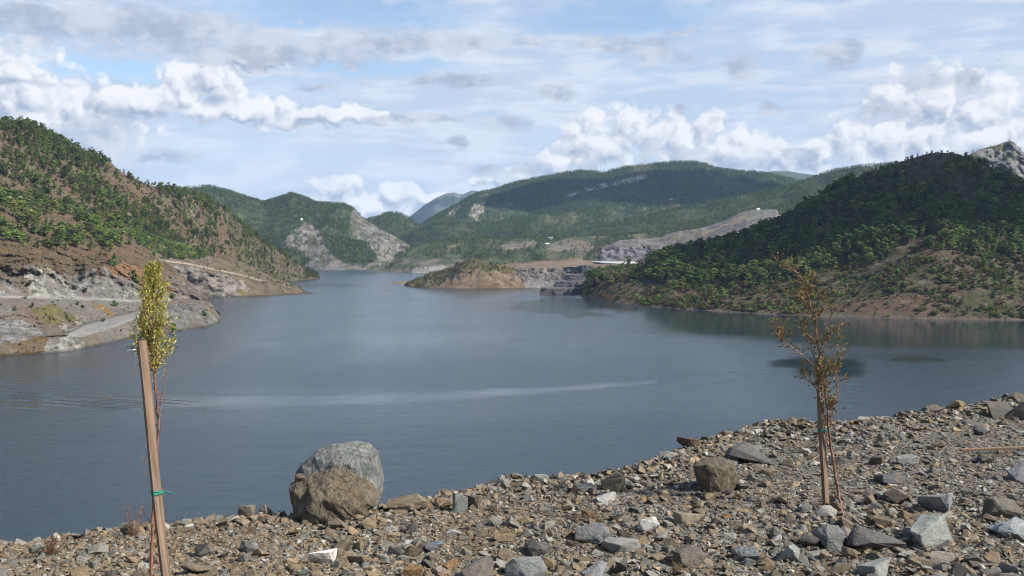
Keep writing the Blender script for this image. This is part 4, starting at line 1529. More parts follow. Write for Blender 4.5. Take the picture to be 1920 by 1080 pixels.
BR = (0.065, 0.115, 0.028)
DK = (0.035, 0.06, 0.03)
shrub(L_BENCH, 57, 575, 13, DK, 'round dark shrub just below the upper gravel road at far left')
shrub(L_BENCH, 47, 560, 8, BR, 'small bright shrub at the edge of the upper gravel road')
shrub(L_BENCH, 27, 583, 10, DK, 'dark shrub above the largest pale rock cut at far left', 1.3)
shrub(L_BENCH, 145, 573, 9, BR, 'small upright green shrub on the slope between the two roads', 1.3)
shrub(L_BENCH, 156, 577, 12, DK, 'low dark shrub beside the upright one between the two roads', 0.8)
shrub(L_BENCH, 192, 604, 10, DK, 'dark shrub at the inner edge of the lower gravel road')
shrub(L_BENCH, 215, 574, 14, BR, 'bright green shrub just under the upper gravel road', 1.1)
shrub(L_BENCH, 227, 622, 8, (0.09, 0.10, 0.04), 'tiny olive shrub on the bank below the lower road')
shrub(L_BENCH, 158, 548, 15, (0.06, 0.075, 0.04), 'grey green shrub against the rock cut above the upper road')
shrub(L_BENCH, 55, 534, 14, (0.07, 0.05, 0.035), 'brown shrub between the grey and the pale rock cuts')
shrub(L_BENCH, 323, 624, 16, BR, 'bright green shrub standing at the waterline beside the gravel spit', 1.7)
shrub(L_BENCH, 384, 592, 13, BR, 'green shrub on the far end of the gravel spit', 1.5)
shrub(L_BENCH, 258, 532, 26, (0.055, 0.105, 0.028), 'large green shrub on the rusty slope behind the yellow sapling', 1.5)
shrub(L_BENCH, 278, 524, 20, BR, 'second green shrub on the rusty slope behind the yellow sapling', 1.4)
shrub(L_BENCH, 322, 560, 14, BR, 'green shrub at the rear of the gravel spit', 1.2)
shrub(L_BENCH, 212, 500, 24, (0.06, 0.115, 0.03), 'green shrub on the rusty slope under a young pine', 1.3)
shrub(L_BENCH, 243, 518, 9, BR, 'small shrub left of the large one on the rusty slope')

# ------------------------------------------------------------------ quarry terraces in the middle distance
M_DARKROCK = mat_plain('dark_quarry_rock', (0.042, 0.042, 0.046), 0.9, 0.25, 0.7, 2.0)
M_LEDGE = mat_plain('ledge_dust', (0.085, 0.078, 0.07), 0.95, 0.2, 0.35, 0.6)


def terrace(x0, x1, ytop, ybot, Y, depth, seed):
    """one rough bench of blasted rock with a dusty ledge on top; returns meshes in world space"""
    nx, nz = 26, 9
    V = []
    for iz in range(nz + 1):
        for ix in range(nx + 1):
            t, s_ = ix / nx, iz / nz
            px = x0 + (x1 - x0) * t - (1 - s_) * 4 * (1 - t)
            X, Yv, Z = W(px, ybot + (ytop - ybot) * s_, Y + depth * 0.35 * s_ + 60 * abs(t - 0.5) ** 2)
            V.append((X, Yv, Z))
    V = np.array(V, float).reshape(nz + 1, nx + 1, 3)
    n_ = fbm(V[..., 0] / 5, V[..., 2] / 7, None, 4, seed, 0.6)
    V[..., 1] += n_ * 9
    V[..., 2] += fbm(V[..., 0] / 9, V[..., 2] / 9, None, 3, seed + 3) * 1.2
    top = V[-1].copy()
    backr = top.copy()
    backr[:, 1] += depth; backr[:, 2] += 0.6; backr[:, 0] *= backr[:, 1] / top[:, 1]
    m2_ = top.copy(); m2_[:, 1] += depth * 0.4; m2_[:, 0] *= m2_[:, 1] / top[:, 1]; m2_[:, 2] += 0.4
    bot = backr.copy(); bot[:, 2] = V[0, :, 2] - 2
    V0 = V[0].copy(); V0[:, 2] -= 2.5
    face = np.concatenate([V0[None], V], 0)
    ledge = np.stack([top, m2_, backr, bot], 0)
    ledge[0, :, 2] += 0.12
    return face, ledge


root = link(bpy.data.objects.new('quarry_terraces', None))
root.location = [float(a) for a in W(1058, 556, 1290)]
tag(root, 'stepped dark rock terraces of the quarry dropping into the lake', 'quarry')
for q, (x0, x1, yt, yb, Yq, dq) in enumerate(((1014, 1094, 541.5, 556.5, 1330, 60), (1040, 1101, 528.5, 542, 1395, 60), (1058, 1105, 515, 529, 1460, 60), (1086, 1114, 499, 515, 1525, 60))):
    fc, lg = terrace(x0, x1, yt, yb, Yq, dq, 500 + q * 7)
    inv = Matrix.Translation(-Vector(root.location))
    for nm, G_, m_ in (('rock_bench', fc, M_DARKROCK), ('ledge', lg, M_LEDGE)):
        me_ = grid_mesh(nm, G_[..., 0], G_[..., 1], G_[..., 2], None, m_)
        me_.transform(inv)
        link(bpy.data.objects.new(nm, me_), root)

# pale concrete slab of the spillway
M_CONC = mat_plain('pale_concrete', (0.36, 0.355, 0.34), 0.85, 0.05, 0.12)


def slab(pts, thick, name, mat, label, cat):
    """pts: (px, py, Y) outline of a flat top"""
    bm_ = bmesh.new()
    tp = [bm_.verts.new(Vector([float(a) for a in W(*p)])) for p in pts]
    f_ = bm_.faces.new(tp)
    r_ = bmesh.ops.extrude_face_region(bm_, geom=[f_])
    for v in [e for e in r_['geom'] if isinstance(e, bmesh.types.BMVert)]:
        v.co.z -= thick
    bmesh.ops.recalc_face_normals(bm_, faces=bm_.faces[:])
    o = link(bpy.data.objects.new(name, from_bm(name, bm_, mat)))
    return tag(o, label, cat)


slab([(1102, 488.6, 1990), (1126, 490, 1965), (1192, 490.2, 1955), (1200, 490.8, 1930), (1176, 494.8, 1840), (1132, 492.9, 1880)], 2.0, 'spillway_slab', M_CONC,
     'pale concrete spillway slab below the dark rock face', 'spillway')

# far houses
M_WALLW = mat_plain('white_plaster', (0.75, 0.74, 0.70), 0.9)
M_ROOF = mat_plain('roof_tile', (0.36, 0.17, 0.10), 0.9)
M_ROOFG = mat_plain('roof_metal', (0.60, 0.60, 0.60), 0.6)
M_GLASSD = mat_plain('dark_window', (0.03, 0.035, 0.04), 0.2)


def house(L, px, py, wpx, hpx, label, roofm, rz=0.2):
    p = land_at(L, px, py)
    k = p.y / FPX
    wd, h = wpx * k, hpx * k
    root_ = link(bpy.data.objects.new('house', None))
    root_.location = (p.x, p.y, p.z)
    root_.rotation_euler = (0, 0, rz)
    tag(root_, label, 'house')
    d = wd * 0.7
    bm_ = bmesh.new()
    add_box(bm_, (-wd / 2, -d / 2, -h * 0.5), (wd / 2, d / 2, h))
    link(bpy.data.objects.new('wall', from_bm('wall', bm_, M_WALLW)), root_)
    bm_ = bmesh.new()
    e = 0.08 * wd
    vs = [bm_.verts.new(v) for v in [(-wd / 2 - e, -d / 2 - e, h + .02), (wd / 2 + e, -d / 2 - e, h + .02), (wd / 2 + e, d / 2 + e, h + .02), (-wd / 2 - e, d / 2 + e, h + .02),
                                     (-wd / 2 - e, 0, h * 1.45), (wd / 2 + e, 0, h * 1.45)]]
    for f_ in ((0, 1, 5, 4), (2, 3, 4, 5), (1, 2, 5), (3, 0, 4), (3, 2, 1, 0)):
        bm_.faces.new([vs[a] for a in f_])
    link(bpy.data.objects.new('roof', from_bm('roof', bm_, roofm)), root_)
    for sx in (-0.28, 0.28):
        bm_ = bmesh.new()
        add_box(bm_, (sx * wd - 0.09 * wd, -d / 2 - 0.05, h * 0.35), (sx * wd + 0.09 * wd, -d / 2 + 0.1, h * 0.75))
        link(bpy.data.objects.new('window', from_bm('window', bm_, M_GLASSD)), root_)


house(L_MID, 1032, 449, 8, 3, 'small white house among trees in the middle distance, higher of the two', M_ROOFG)
house(L_MID, 1026, 460, 7, 3, 'small white house among trees in the middle distance, lower of the two', M_ROOFG)
house(L_MOUNT, 1258, 374, 7, 2.4, 'tiny white house low on the central mountain, left of the two', M_ROOF)
house(L_MOUNT, 1281, 372, 6, 2.4, 'tiny white house low on the central mountain, right of the two', M_ROOF)
house(L_SPOIL, 1422, 394, 6, 2.6, 'small pale hut on top of the grey spoil heap', M_ROOFG)
house(L_FARL, 566, 413, 4, 2, 'tiny white house above the rock face of the far left mountain', M_ROOFG)

# ------------------------------------------------------------------ boat
M_HULL = mat_plain('boat_white', (0.75, 0.76, 0.78), 0.4)
M_NAVY = mat_plain('canopy_navy', (0.02, 0.022, 0.035), 0.7)
M_STEEL = mat_plain('boat_posts', (0.05, 0.05, 0.055), 0.4)
bx, by, bz = [float(a) for a in W(246.5, 657, levelY(246.5, 657, 0.0))]
boat = link(bpy.data.objects.new('motor_boat', None))
boat.location = (bx, by, 0)
boat.rotation_euler = (0, 0, 0.12)
tag(boat, 'small white motor boat with dark canopy on the lake near the left shore', 'boat')
bm = bmesh.new()
ringsb = []
Lb = 5.8
for t in np.linspace(0, 1, 9):
    x = (t - 0.5) * Lb
    wd = 0.95 * (1 - max(0, (t - 0.55) / 0.45) ** 2.2 * 0.96)
    sheer = 0.62 + 0.32 * t ** 3
    keel = -0.22 + 0.5 * max(0, t - 0.7) ** 1.5
    ringsb.append([bm.verts.new(v) for v in [(x, -wd, sheer), (x, -wd * 0.82, 0.1), (x, 0, keel), (x, wd * 0.82, 0.1), (x, wd, sheer)]])
for a, b_ in zip(ringsb, ringsb[1:]):
    for k in range(4):
        bm.faces.new((a[k], a[k + 1], b_[k + 1], b_[k]))
bm.faces.new(ringsb[0])
for a, b_ in zip(ringsb, ringsb[1:]):
    m0, m1_ = bm.verts.new((a[0].co.x, 0, 0.32)), bm.verts.new((b_[0].co.x, 0, 0.32))
    bm.faces.new((a[0], b_[0], m1_, m0)); bm.faces.new((m0, m1_, b_[4], a[4]))
bmesh.ops.recalc_face_normals(bm, faces=bm.faces[:])
link(bpy.data.objects.new('hull', from_bm('hull', bm, M_HULL)), boat)
bm = bmesh.new()
vs = add_box(bm, (-2.6, -0.98, 1.95), (2.1, 0.98, 2.45))
for v in vs:
    if v.co.z > 2.2: v.co.y *= 0.75; v.co.x *= 0.92
link(bpy.data.objects.new('canopy', from_bm('canopy', bm, M_NAVY)), boat)
for sx in (-2.3, 1.8):
    for sy in (-0.85, 0.85):
        bm = bmesh.new()
        add_tube(bm, [(sx, sy, 0.55), (sx, sy, 2.0)], [0.06, 0.06], 6)
        link(bpy.data.objects.new('post', from_bm('post', bm, M_STEEL)), boat)
bm = bmesh.new()
vs = add_box(bm, (0.0, -0.5, 0.3), (0.95, 0.5, 1.75))
for v in vs:
    if v.co.z > 1: v.co.x -= 0.2
link(bpy.data.objects.new('console', from_bm('console', bm, M_NAVY)), boat)
bm = bmesh.new()
add_box(bm, (-2.3, -0.75, 0.3), (-1.6, 0.75, 0.95))
link(bpy.data.objects.new('seat', from_bm('seat', bm, M_NAVY)), boat)
bm = bmesh.new()
add_box(bm, (-3.3, -0.2, -0.3), (-2.93, 0.2, 0.55)); add_box(bm, (-3.35, -0.24, 0.56), (-2.9, 0.24, 1.05))
link(bpy.data.objects.new('outboard_motor', from_bm('outboard_motor', bm, M_NAVY)), boat)

# ------------------------------------------------------------------ foreground embankment
GZ = 57.7          # level of the rubble platform (the eye is 2.3 m above it)
EDGE = [(-900, 1105), (-500, 1060), (-200, 1034), (0, 1016), (120, 1004), (220, 990), (340, 979), (450, 972), (550, 966), (640, 958), (720, 950), (800, 943), (860, 926), (920, 903), (960, 893),
        (1040, 889), (1100, 887), (1170, 876), (1230, 862), (1280, 838), (1330, 820), (1390, 803), (1450, 786), (1500, 788), (1550, 797), (1600, 797), (1660, 787), (1720, 774), (1780, 764),
        (1850, 752), (1920, 738), (2050, 715), (2250, 690)]
ex = np.array([e[0] for e in EDGE], float)
ey = np.array([e[1] for e in EDGE], float)
eY = levelY(ex, ey, GZ + 0.05)
eX = (ex - 960) / FPX * (eY * CP - (GZ + 0.05 - CAMZ) * SP)


def edgeY(x):
    x = np.asarray(x, float)
    sl0 = (eY[1] - eY[0]) / (eX[1] - eX[0])
    sl1 = (eY[-1] - eY[-2]) / (eX[-1] - eX[-2])
    return np.where(x < eX[0], eY[0] + (x - eX[0]) * sl0 * 0.2, np.where(x > eX[-1], eY[-1] + (x - eX[-1]) * sl1, np.interp(x, eX, eY)))


def ground_z(x, y):
    x = np.asarray(x, float); y = np.asarray(y, float)
    d = y - edgeY(x)
    z = GZ + 0.05 * fbm(x / 1.6, y / 1.6, None, 4, 601) + 0.015 * fbm(x / 0.2, y / 0.2, None, 3, 602)
    z = z + 0.07 * sstep(d, -1.3, -0.1) * (0.4 + fbm(x / 0.9, y / 0.9, None, 3, 603))
    z = z - 0.66 * np.maximum(d - 0.02, 0) ** 1.12 / (1 + 0.25 * np.minimum(np.maximum(d, 0), 3))
    return z


gx = np.concatenate([np.linspace(-60, -9, 30), np.arange(-8.9, 12.5, 0.055), np.linspace(12.7, 60, 30)])
gv = np.concatenate([np.linspace(0.0, 0.55, 14), np.linspace(0.56, 1.03, 130), 1.03 + np.cumsum(np.linspace(0.02, 0.55, 26)), [12, 18]])
GXX, GV = np.meshgrid(gx, gv)
EYY = edgeY(GXX)
GYY = np.where(GV < 1.03, -3 + (EYY + 3) * GV, EYY + (EYY + 3) * 0.03 + (GV - 1.03) * 11)
GZZ = np.maximum(ground_z(GXX, GYY), -2.5)
nb = fbm(GXX / 1.2, GYY / 1.2, None, 4, 611)
nb2 = fbm(GXX / 0.12, GYY / 0.12, None, 3, 612)
gpx, _ = proj(GXX, np.maximum(GYY, 1.0), GZZ)
gcol = lerp3((0.19, 0.135, 0.075), (0.20, 0.175, 0.145), sstep(gpx + nb * 500, 500, 1200))
gcol = gcol * (0.62 + 0.35 * nb2)[..., None]
mg, g, b = new_mat('rubble_ground')
at = g.n('ShaderNodeAttribute', attribute_name='Col')
pos = g.n('ShaderNodeNewGeometry').outputs['Position']
vo = g.n('ShaderNodeTexVoronoi')
vo.inputs['Scale'].default_value = 55.0
g.put(vo.inputs['Vector'], pos)
sepc = g.n('ShaderNodeSeparateColor')
g.put(sepc.inputs[0], vo.outputs['Color'])
k = g.m('ADD', 0.5, g.m('MULTIPLY', sepc.outputs[0], 1.0))
g.put(b.inputs['Base Color'], g.v('SCALE', at.outputs['Color'], k))
b.inputs['Roughness'].default_value = 0.95
fn = g.noise(pos, 40, 4, 0.7)
g.put(b.inputs['Normal'], bump(g, g.m('SUBTRACT', fn, vo.outputs['Distance']), 0.02, 0.9))
emb = link(bpy.data.objects.new('embankment', grid_mesh('embankment', GXX, GYY, GZZ, np.clip(gcol, 0.02, 0.5), mg)))
tag(emb, kind='structure')


def groundP(px, py):
    """ground point seen at a pixel"""
    Y = float(levelY(px, py, GZ + 0.02))
    x = (px - 960) / FPX * (Y * CP - (GZ - CAMZ) * SP)
    return Vector((x, Y, float(ground_z(x, Y))))


# ------------------------------------------------------------------ stones


def mat_stone(name, inst):
    m, g, b = new_mat(name)
    if inst:
        tint = g.n('ShaderNodeAttribute', attribute_name='tint', attribute_type='INSTANCER').outputs['Color']
    else:
        tint = g.n('ShaderNodeObjectInfo').outputs['Color']
    p = g.n('ShaderNodeTexCoord').outputs['Object'] if not inst else g.n('ShaderNodeNewGeometry').outputs['Position']
    p = g.n('ShaderNodeNewGeometry').outputs['Position']
    n1 = g.noise(p, 14, 6, 0.7, dist=0.6)
    n2 = g.noise(g.v('MULTIPLY', p, (1.0, 1.0, 2.6)), 60, 4, 0.65)
    k = g.m('ADD', g.m('MULTIPLY', n1, 1.0), g.m('MULTIPLY', n2, 0.7))
    k = g.smooth(k, 0.5, 1.25, 0.55, 1.5)
    c_ = g.v('SCALE', tint, k)
    rust = g.smooth(g.noise(p, 7, 4, 0.6), 0.55, 0.75)
    c_ = g.mix(g.m('MULTIPLY', rust, 0.45), c_, (0.20, 0.13, 0.065, 1))
    g.put(b.inputs['Base Color'], c_)
    b.inputs['Roughness'].default_value = 0.78
    b.inputs['Specular IOR Level'].default_value = 0.35
    g.put(b.inputs['Normal'], bump(g, g.m('ADD', n1, g.m('MULTIPLY', n2, 0.5)), 0.03 if not inst else 0.012, 0.8))
    return m


M_STONE_I = mat_stone('gravel_stone', True)
M_STONE_O = mat_stone('loose_stone', False)


def stone_mesh(name, seed, n=13, flat=0.6, mat=None, sub=0, rough=0.0):
    r = np.random.default_rng(seed)
    p = r.normal(size=(n, 3))
    p /= np.linalg.norm(p, axis=1)[:, None]
    p = np.sign(p) * np.abs(p) ** 0.75
    p *= np.array([1.0, 0.75 + 0.3 * r.random(), flat])
    bm_ = bmesh.new()
    vs_ = [bm_.verts.new(q) for q in p]
    res = bmesh.ops.convex_hull(bm_, input=vs_)
    bmesh.ops.delete(bm_, geom=[e for e in res['geom_interior'] if isinstance(e, bmesh.types.BMVert)], context='VERTS')
    for v in [v for v in bm_.verts if not v.link_faces]:
        bm_.verts.remove(v)
    if sub:
        bmesh.ops.bevel(bm_, geom=bm_.edges[:], offset=0.03, segments=1, affect='EDGES', clamp_overlap=True)
        bmesh.ops.triangulate(bm_, faces=bm_.faces[:])
        for _ in range(sub):
            bmesh.ops.subdivide_edges(bm_, edges=bm_.edges[:], cuts=1, use_grid_fill=True)
        bmesh.ops.triangulate(bm_, faces=bm_.faces[:])
        co = np.array([v.co[:] for v in bm_.verts])
        d1 = fbm(co[:, 0] * 2.3 + seed, co[:, 1] * 2.3, co[:, 2] * 2.3, 4, seed, 0.55)
        for v, d in zip(bm_.verts, d1):
            v.co *= 1 + rough * d
    co = np.array([v.co[:] for v in bm_.verts])
    mn, mx_ = co.min(0), co.max(0)
    for v in bm_.verts:
        v.co = Vector([(v.co[i] - (mn[i] + mx_[i]) / 2) / (mx_[0] - mn[0]) for i in range(3)])
    return from_bm(name, bm_, mat)


# classes of stone: ochre, brown, grey, slate green, pale, dark, rust
CLS = {k_: tuple(0.84 * np.array(v_)) for k_, v_ in {'ochre': (0.205, 0.150, 0.088), 'brown': (0.155, 0.120, 0.080), 'grey': (0.175, 0.163, 0.136), 'slate': (0.120, 0.124, 0.106), 'pale': (0.30, 0.282, 0.240), 'dark': (0.075, 0.070, 0.064),
       'rust': (0.215, 0.125, 0.058), 'white': (0.42, 0.40, 0.36)}.items()}
NAMES = list(CLS)
W_LEFT = np.array([0.25, 0.42, 0.15, 0.06, 0.06, 0.04, 0.02, 0.005])
W_RIGHT = np.array([0.12, 0.34, 0.26, 0.13, 0.08, 0.06, 0.005, 0.008])
SR = np.random.default_rng(99)


def pick_cls(px):
    t = np.clip((px - 400) / 900, 0, 1)
    wgt = W_LEFT * (1 - t) + W_RIGHT * t
    return int(SR.choice(len(NAMES), p=wgt / wgt.sum()))


# named rocks: px centre, py of the lowest visible point, width px, height px, class or colour, roll, label
HERO = [
    (607, 1064, 60, 36, (0.95, 0.88, 0.80), 'chalk white rock lying on the gravel at bottom left of centre'),
    (845, 1005, 42, 11, 'white', 'thin white stone sliver right of the big boulders'),
    (808, 1038, 54, 20, (0.17, 0.18, 0.20), 'flat slate blue rock below the thin white sliver'),
    (712, 1050, 34, 14, (0.24, 0.24, 0.21), 'small flat grey stone between the chalk white rock and the slate blue one'),
    (1006, 1040, 48, 34, 'dark', 'dark block with a shaded left face at bottom centre'),
    (900, 1085, 76, 52, (0.15, 0.13, 0.11), 'large dark brown block cut by the bottom edge at centre'),
    (985, 1082, 80, 44, (0.24, 0.25, 0.23), 'large grey rock at the bottom edge right of the dark brown block'),
    (1028, 1062, 26, 30, 'ochre', 'upright ochre stone leaning on the dark block'),
    (776, 1078, 36, 26, 'rust', 'orange stone at the bottom edge below the slate blue rock'),
    (463, 974, 34, 32, (0.25, 0.22, 0.17), 'upright grey tan stone on the rim, leftmost of three beside the big boulders'),
    (501, 966, 40, 28, (0.24, 0.20, 0.16), 'rounded tan stone on the rim, middle of three beside the big boulders'),
    (533, 962, 22, 24, (0.27, 0.20, 0.12), 'small square tan stone touching the big boulders'),
    (352, 979, 26, 16, (0.26, 0.25, 0.22), 'grey stone alone on the rim right of the leaning stake'),
    (225, 993, 18, 13, 'white', 'small white stone on the rim left of the leaning stake'),
    (370, 1085, 60, 30, (0.20, 0.16, 0.11), 'low brown rock at the bottom edge right of the leaning stake'),
    (768, 966, 88, 32, (0.27, 0.215, 0.14), 'long flat tan rock on the rim right of the big boulders'),
    (832, 958, 36, 24, (0.25, 0.18, 0.11), 'tan stone on the rim next to the long flat one'),
    (862, 966, 30, 46, (0.20, 0.22, 0.21), 'tilted grey green slab on the rim'),
    (884, 960, 42, 36, (0.19, 0.15, 0.115), 'brown block on the rim leaning on the grey green slab'),
    (960, 995, 38, 26, 'grey', 'grey stone on the slope below the rim at centre'),
    (942, 915, 40, 22, (0.25, 0.23, 0.20), 'flat tan grey stone on the rim at centre'),
    (1010, 900, 36, 18, (0.30, 0.30, 0.27), 'pale flat stone on top of the rim at centre'),
    (1152, 922, 46, 38, (0.15, 0.125, 0.09), 'squat dark brown stump of rock left of the tan block'),
    (1139, 945, 48, 22, (0.34, 0.34, 0.32), 'pale grey flat rock below the dark brown stump'),
    (1112, 1018, 70, 44, (0.20, 0.205, 0.20), 'big grey rock with a sloping top below the pale flat one'),
    (1166, 1036, 74, 32, (0.31, 0.30, 0.27), 'pale wide rock right of the big grey sloping one'),
    (1292, 986, 62, 26, (0.30, 0.25, 0.17), 'tan brick shaped stone below the tan block'),
    (1290, 846, 46, 26, (0.16, 0.105, 0.075), 'reddish brown rock on the rim left of the dark slab'),
    (1246, 865, 36, 18, (0.45, 0.45, 0.42), 'white angular stone on the rim left of the tan block'),
    (1400, 868, 88, 46, (0.14, 0.135, 0.13), 'large dark slab behind the tan block'),
    (1360, 820, 26, 16, 'ochre', 'small ochre stone on the rim above the dark slab'),
    (1555, 1030, 56, 56, (0.19, 0.195, 0.185), 'upright grey rock among the pile below the right stake'),
    (1520, 1030, 44, 40, 'dark', 'dark rock left of the upright grey one below the right stake'),
    (1548, 972, 38, 26, (0.36, 0.34, 0.30), 'pale stone at the foot of the right stake'),
    (1640, 1034, 118, 44, (0.125, 0.115, 0.11), 'long dark slab lying left of the pale green rock'),
    (1738, 1026, 88, 60, (0.30, 0.32, 0.285), 'large pale green grey rock at lower right'),
    (1755, 966, 66, 46, (0.30, 0.31, 0.33), 'rock with a bluish white top above the pale green one'),
    (1690, 948, 60, 32, (0.125, 0.095, 0.07), 'dark brown rock left of the bluish white topped one'),
    (1705, 1000, 30, 30, 'brown', 'rounded brown stone above the long dark slab'),
    (1880, 980, 66, 48, (0.165, 0.145, 0.115), 'large brown grey rock near the right edge below the lying stake'),
    (1895, 1010, 70, 36, (0.34, 0.36, 0.37), 'bluish white rock at the right edge'),
    (1912, 900, 46, 42, (0.17, 0.18, 0.20), 'dark blue grey rock at the right edge below the lying stake'),
    (1668, 908, 52, 26, (0.12, 0.12, 0.125), 'dark flat rock right of the leaning sapling stem'),
    (1658, 935, 34, 20, (0.27, 0.29, 0.265), 'pale green stone below the dark flat rock'),
    (1700, 872, 44, 20, (0.27, 0.28, 0.25), 'flat pale greenish stone in the middle of the right slope'),
    (1872, 782, 50, 38, (0.135, 0.12, 0.105), 'large dark boulder on the right rim, left of a pair'),
    (1908, 784, 52, 44, (0.155, 0.135, 0.105), 'large brown boulder on the right rim, right of a pair'),
    (1792, 772, 42, 22, (0.23, 0.165, 0.085), 'ochre rock on the right rim left of the boulder pair'),
    (1748, 780, 36, 18, (0.15, 0.13, 0.105), 'low brown rock on the right rim beside the ochre one'),
    (1905, 755, 30, 18, (0.15, 0.125, 0.10), 'brown rock highest on the right rim'),
    (1845, 806, 30, 16, (0.28, 0.21, 0.12), 'flat ochre stone below the boulder pair'),
    (1838, 816, 26, 22, (0.14, 0.14, 0.145), 'grey stone left below the flat ochre one on the right slope'),
    (1845, 868, 30, 22, (0.10, 0.09, 0.075), 'dark stone in front of the lying stake'),
    (1645, 1082, 76, 36, (0.30, 0.31, 0.28), 'pale green rock cut by the bottom edge below the long dark slab'),
    (1765, 1058, 48, 24, (0.31, 0.28, 0.23), 'smooth rounded tan stone near the bottom right'),
    (1880, 1078, 52, 24, (0.20, 0.21, 0.20), 'layered grey stone in the bottom right corner'),
    (1480, 1052, 54, 36, (0.29, 0.31, 0.28), 'pale greenish angular rock left of the upright grey one'),
    (1400, 1050, 54, 34, (0.24, 0.25, 0.25), 'grey angular rock at bottom right of centre'),
    (1290, 1058, 60, 44, (0.155, 0.13, 0.105), 'dark brown angular rock at the bottom below the tan brick shaped stone'),
    (1115, 1078, 50, 28, (0.27, 0.275, 0.28), 'bluish grey rock at the bottom edge of centre right'),
]
HERO_M = [stone_mesh('rock', 800 + i, 10 + (i % 4), 0.5 + 0.12 * (i % 4), M_STONE_O, 2, 0.13) for i in range(9)]
occupied = []


def place_stone(mesh, px, pyb, wpx, hpx, colr, name, label, group=None, sink=0.18, tilt=0.25):
    p = groundP(px, pyb)
    k = p.y / FPX
    wd, h = wpx * k, hpx * k
    co = np.array([v.co[:] for v in mesh.vertices])
    hz_ = co[:, 2].max() - co[:, 2].min()
    o = link(bpy.data.objects.new(name, mesh))
    flip = math.pi if SR.random() < 0.5 else 0.0
    o.rotation_euler = (SR.uniform(-tilt, tilt) * 0.6, SR.uniform(-tilt, tilt), SR.uniform(-0.5, 0.5) + flip)
    zs = h * (1 + sink) / hz_
    # seen from 13 degrees above, part of the height is the receding top
    zs *= 0.86
    o.scale = (wd, wd * 0.85, zs)
    yb = p.y + wd * 0.36
    o.location = (p.x * yb / p.y, yb, float(ground_z(p.x, p.y)) + zs * hz_ * (0.5 - sink))
    o.color = tuple(colr) + (1,)
    tag(o, label, 'rock' if wpx > 30 else 'stone', group)
    occupied.append((p.x, yb, wd * 0.5))
    return o


for i, (px, pyb, wp, hp, cl, lab) in enumerate(HERO):
    colr = CLS[cl] if isinstance(cl, str) else tuple(0.67 * np.array(cl))
    place_stone(HERO_M[(i * 4) % 9], px, pyb, wp, hp, colr, 'rock', lab)


# the big boulders, from their outlines
def boulder(name, outline, Y, depth, colr, label, seed, rough, lean=0.0, cuts=3, mat=None, anchors=None):
    """closed lump whose outline seen from the road follows the given pixels; depth in metres"""
    pts = []
    cx = np.mean([q[0] for q in outline]); cy = np.mean([q[1] for q in outline])
    for lay, (dy, s_) in enumerate(((-0.5, 0.55), (-0.32, 0.86), (0.0, 1.0), (0.3, 0.9), (0.5, 0.6))):
        for (px, py) in outline:
            X, Yv, Z = W(cx + (px - cx) * s_, cy + (py - cy) * s_ + (1 - s_) * lean, Y)
            pts.append(Vector((float(X), float(Yv) + dy * depth, float(Z))))
    if anchors:
        for (px, py, dy) in anchors:
            X, Yv, Z = W(px, py, Y + dy)
            pts.append(Vector((float(X), float(Yv), float(Z))))
    c0 = sum(pts, Vector()) / len(pts)
    bm_ = bmesh.new()
    vs_ = [bm_.verts.new(q - c0) for q in pts]
    res = bmesh.ops.convex_hull(bm_, input=vs_)
    bmesh.ops.delete(bm_, geom=list({e for e in res['geom_interior'] if isinstance(e, bmesh.types.BMVert)}), context='VERTS')
    for v in [v for v in bm_.verts if not v.link_faces]:
        bm_.verts.remove(v)
    bmesh.ops.triangulate(bm_, faces=bm_.faces[:])
    for _ in range(cuts):
        bmesh.ops.subdivide_edges(bm_, edges=[e for e in bm_.edges if e.calc_length() > 0.025], cuts=1)
        bmesh.ops.triangulate(bm_, faces=bm_.faces[:])
    bmesh.ops.smooth_vert(bm_, verts=bm_.verts[:], factor=0.12, use_axis_x=True, use_axis_y=True, use_axis_z=True)
    # a few fracture planes
    fr_ = np.random.default_rng(seed)
    for _ in range(7):
        nv = Vector((fr_.uniform(-1, 1), -abs(fr_.normal(0.6, 0.4)), fr_.uniform(-0.5, 0.9))).normalized()
        dm = max(v.co.dot(nv) for v in bm_.verts) * fr_.uniform(0.88, 0.97)
        for v in bm_.verts:
            e_ = v.co.dot(nv) - dm
            if e_ > 0:
                v.co -= nv * e_ * 0.92
    bm_.normal_update()
    co = np.array([v.co[:] for v in bm_.verts])
    d1 = fbm(co[:, 0] / 0.22 + seed, co[:, 1] / 0.22, co[:, 2] / 0.22, 5, seed, 0.6)
    d2 = ridged((co[:, 0] + co[:, 2] * 0.8) / 0.13, (co[:, 2] - co[:, 0] * 0.5 + co[:, 1]) / 0.3, 4, seed + 5) - 0.6
    for v, a, b_ in zip(bm_.verts, d1, d2):
        v.co += v.normal * (a * rough * 0.8 + b_ * rough * 1.3)
    o = link(bpy.data.objects.new(name, from_bm(name, bm_, mat or M_STONE_O)))
    o.location = c0
    o.color = tuple(colr) + (1,)
    return tag(o, label, 'boulder')


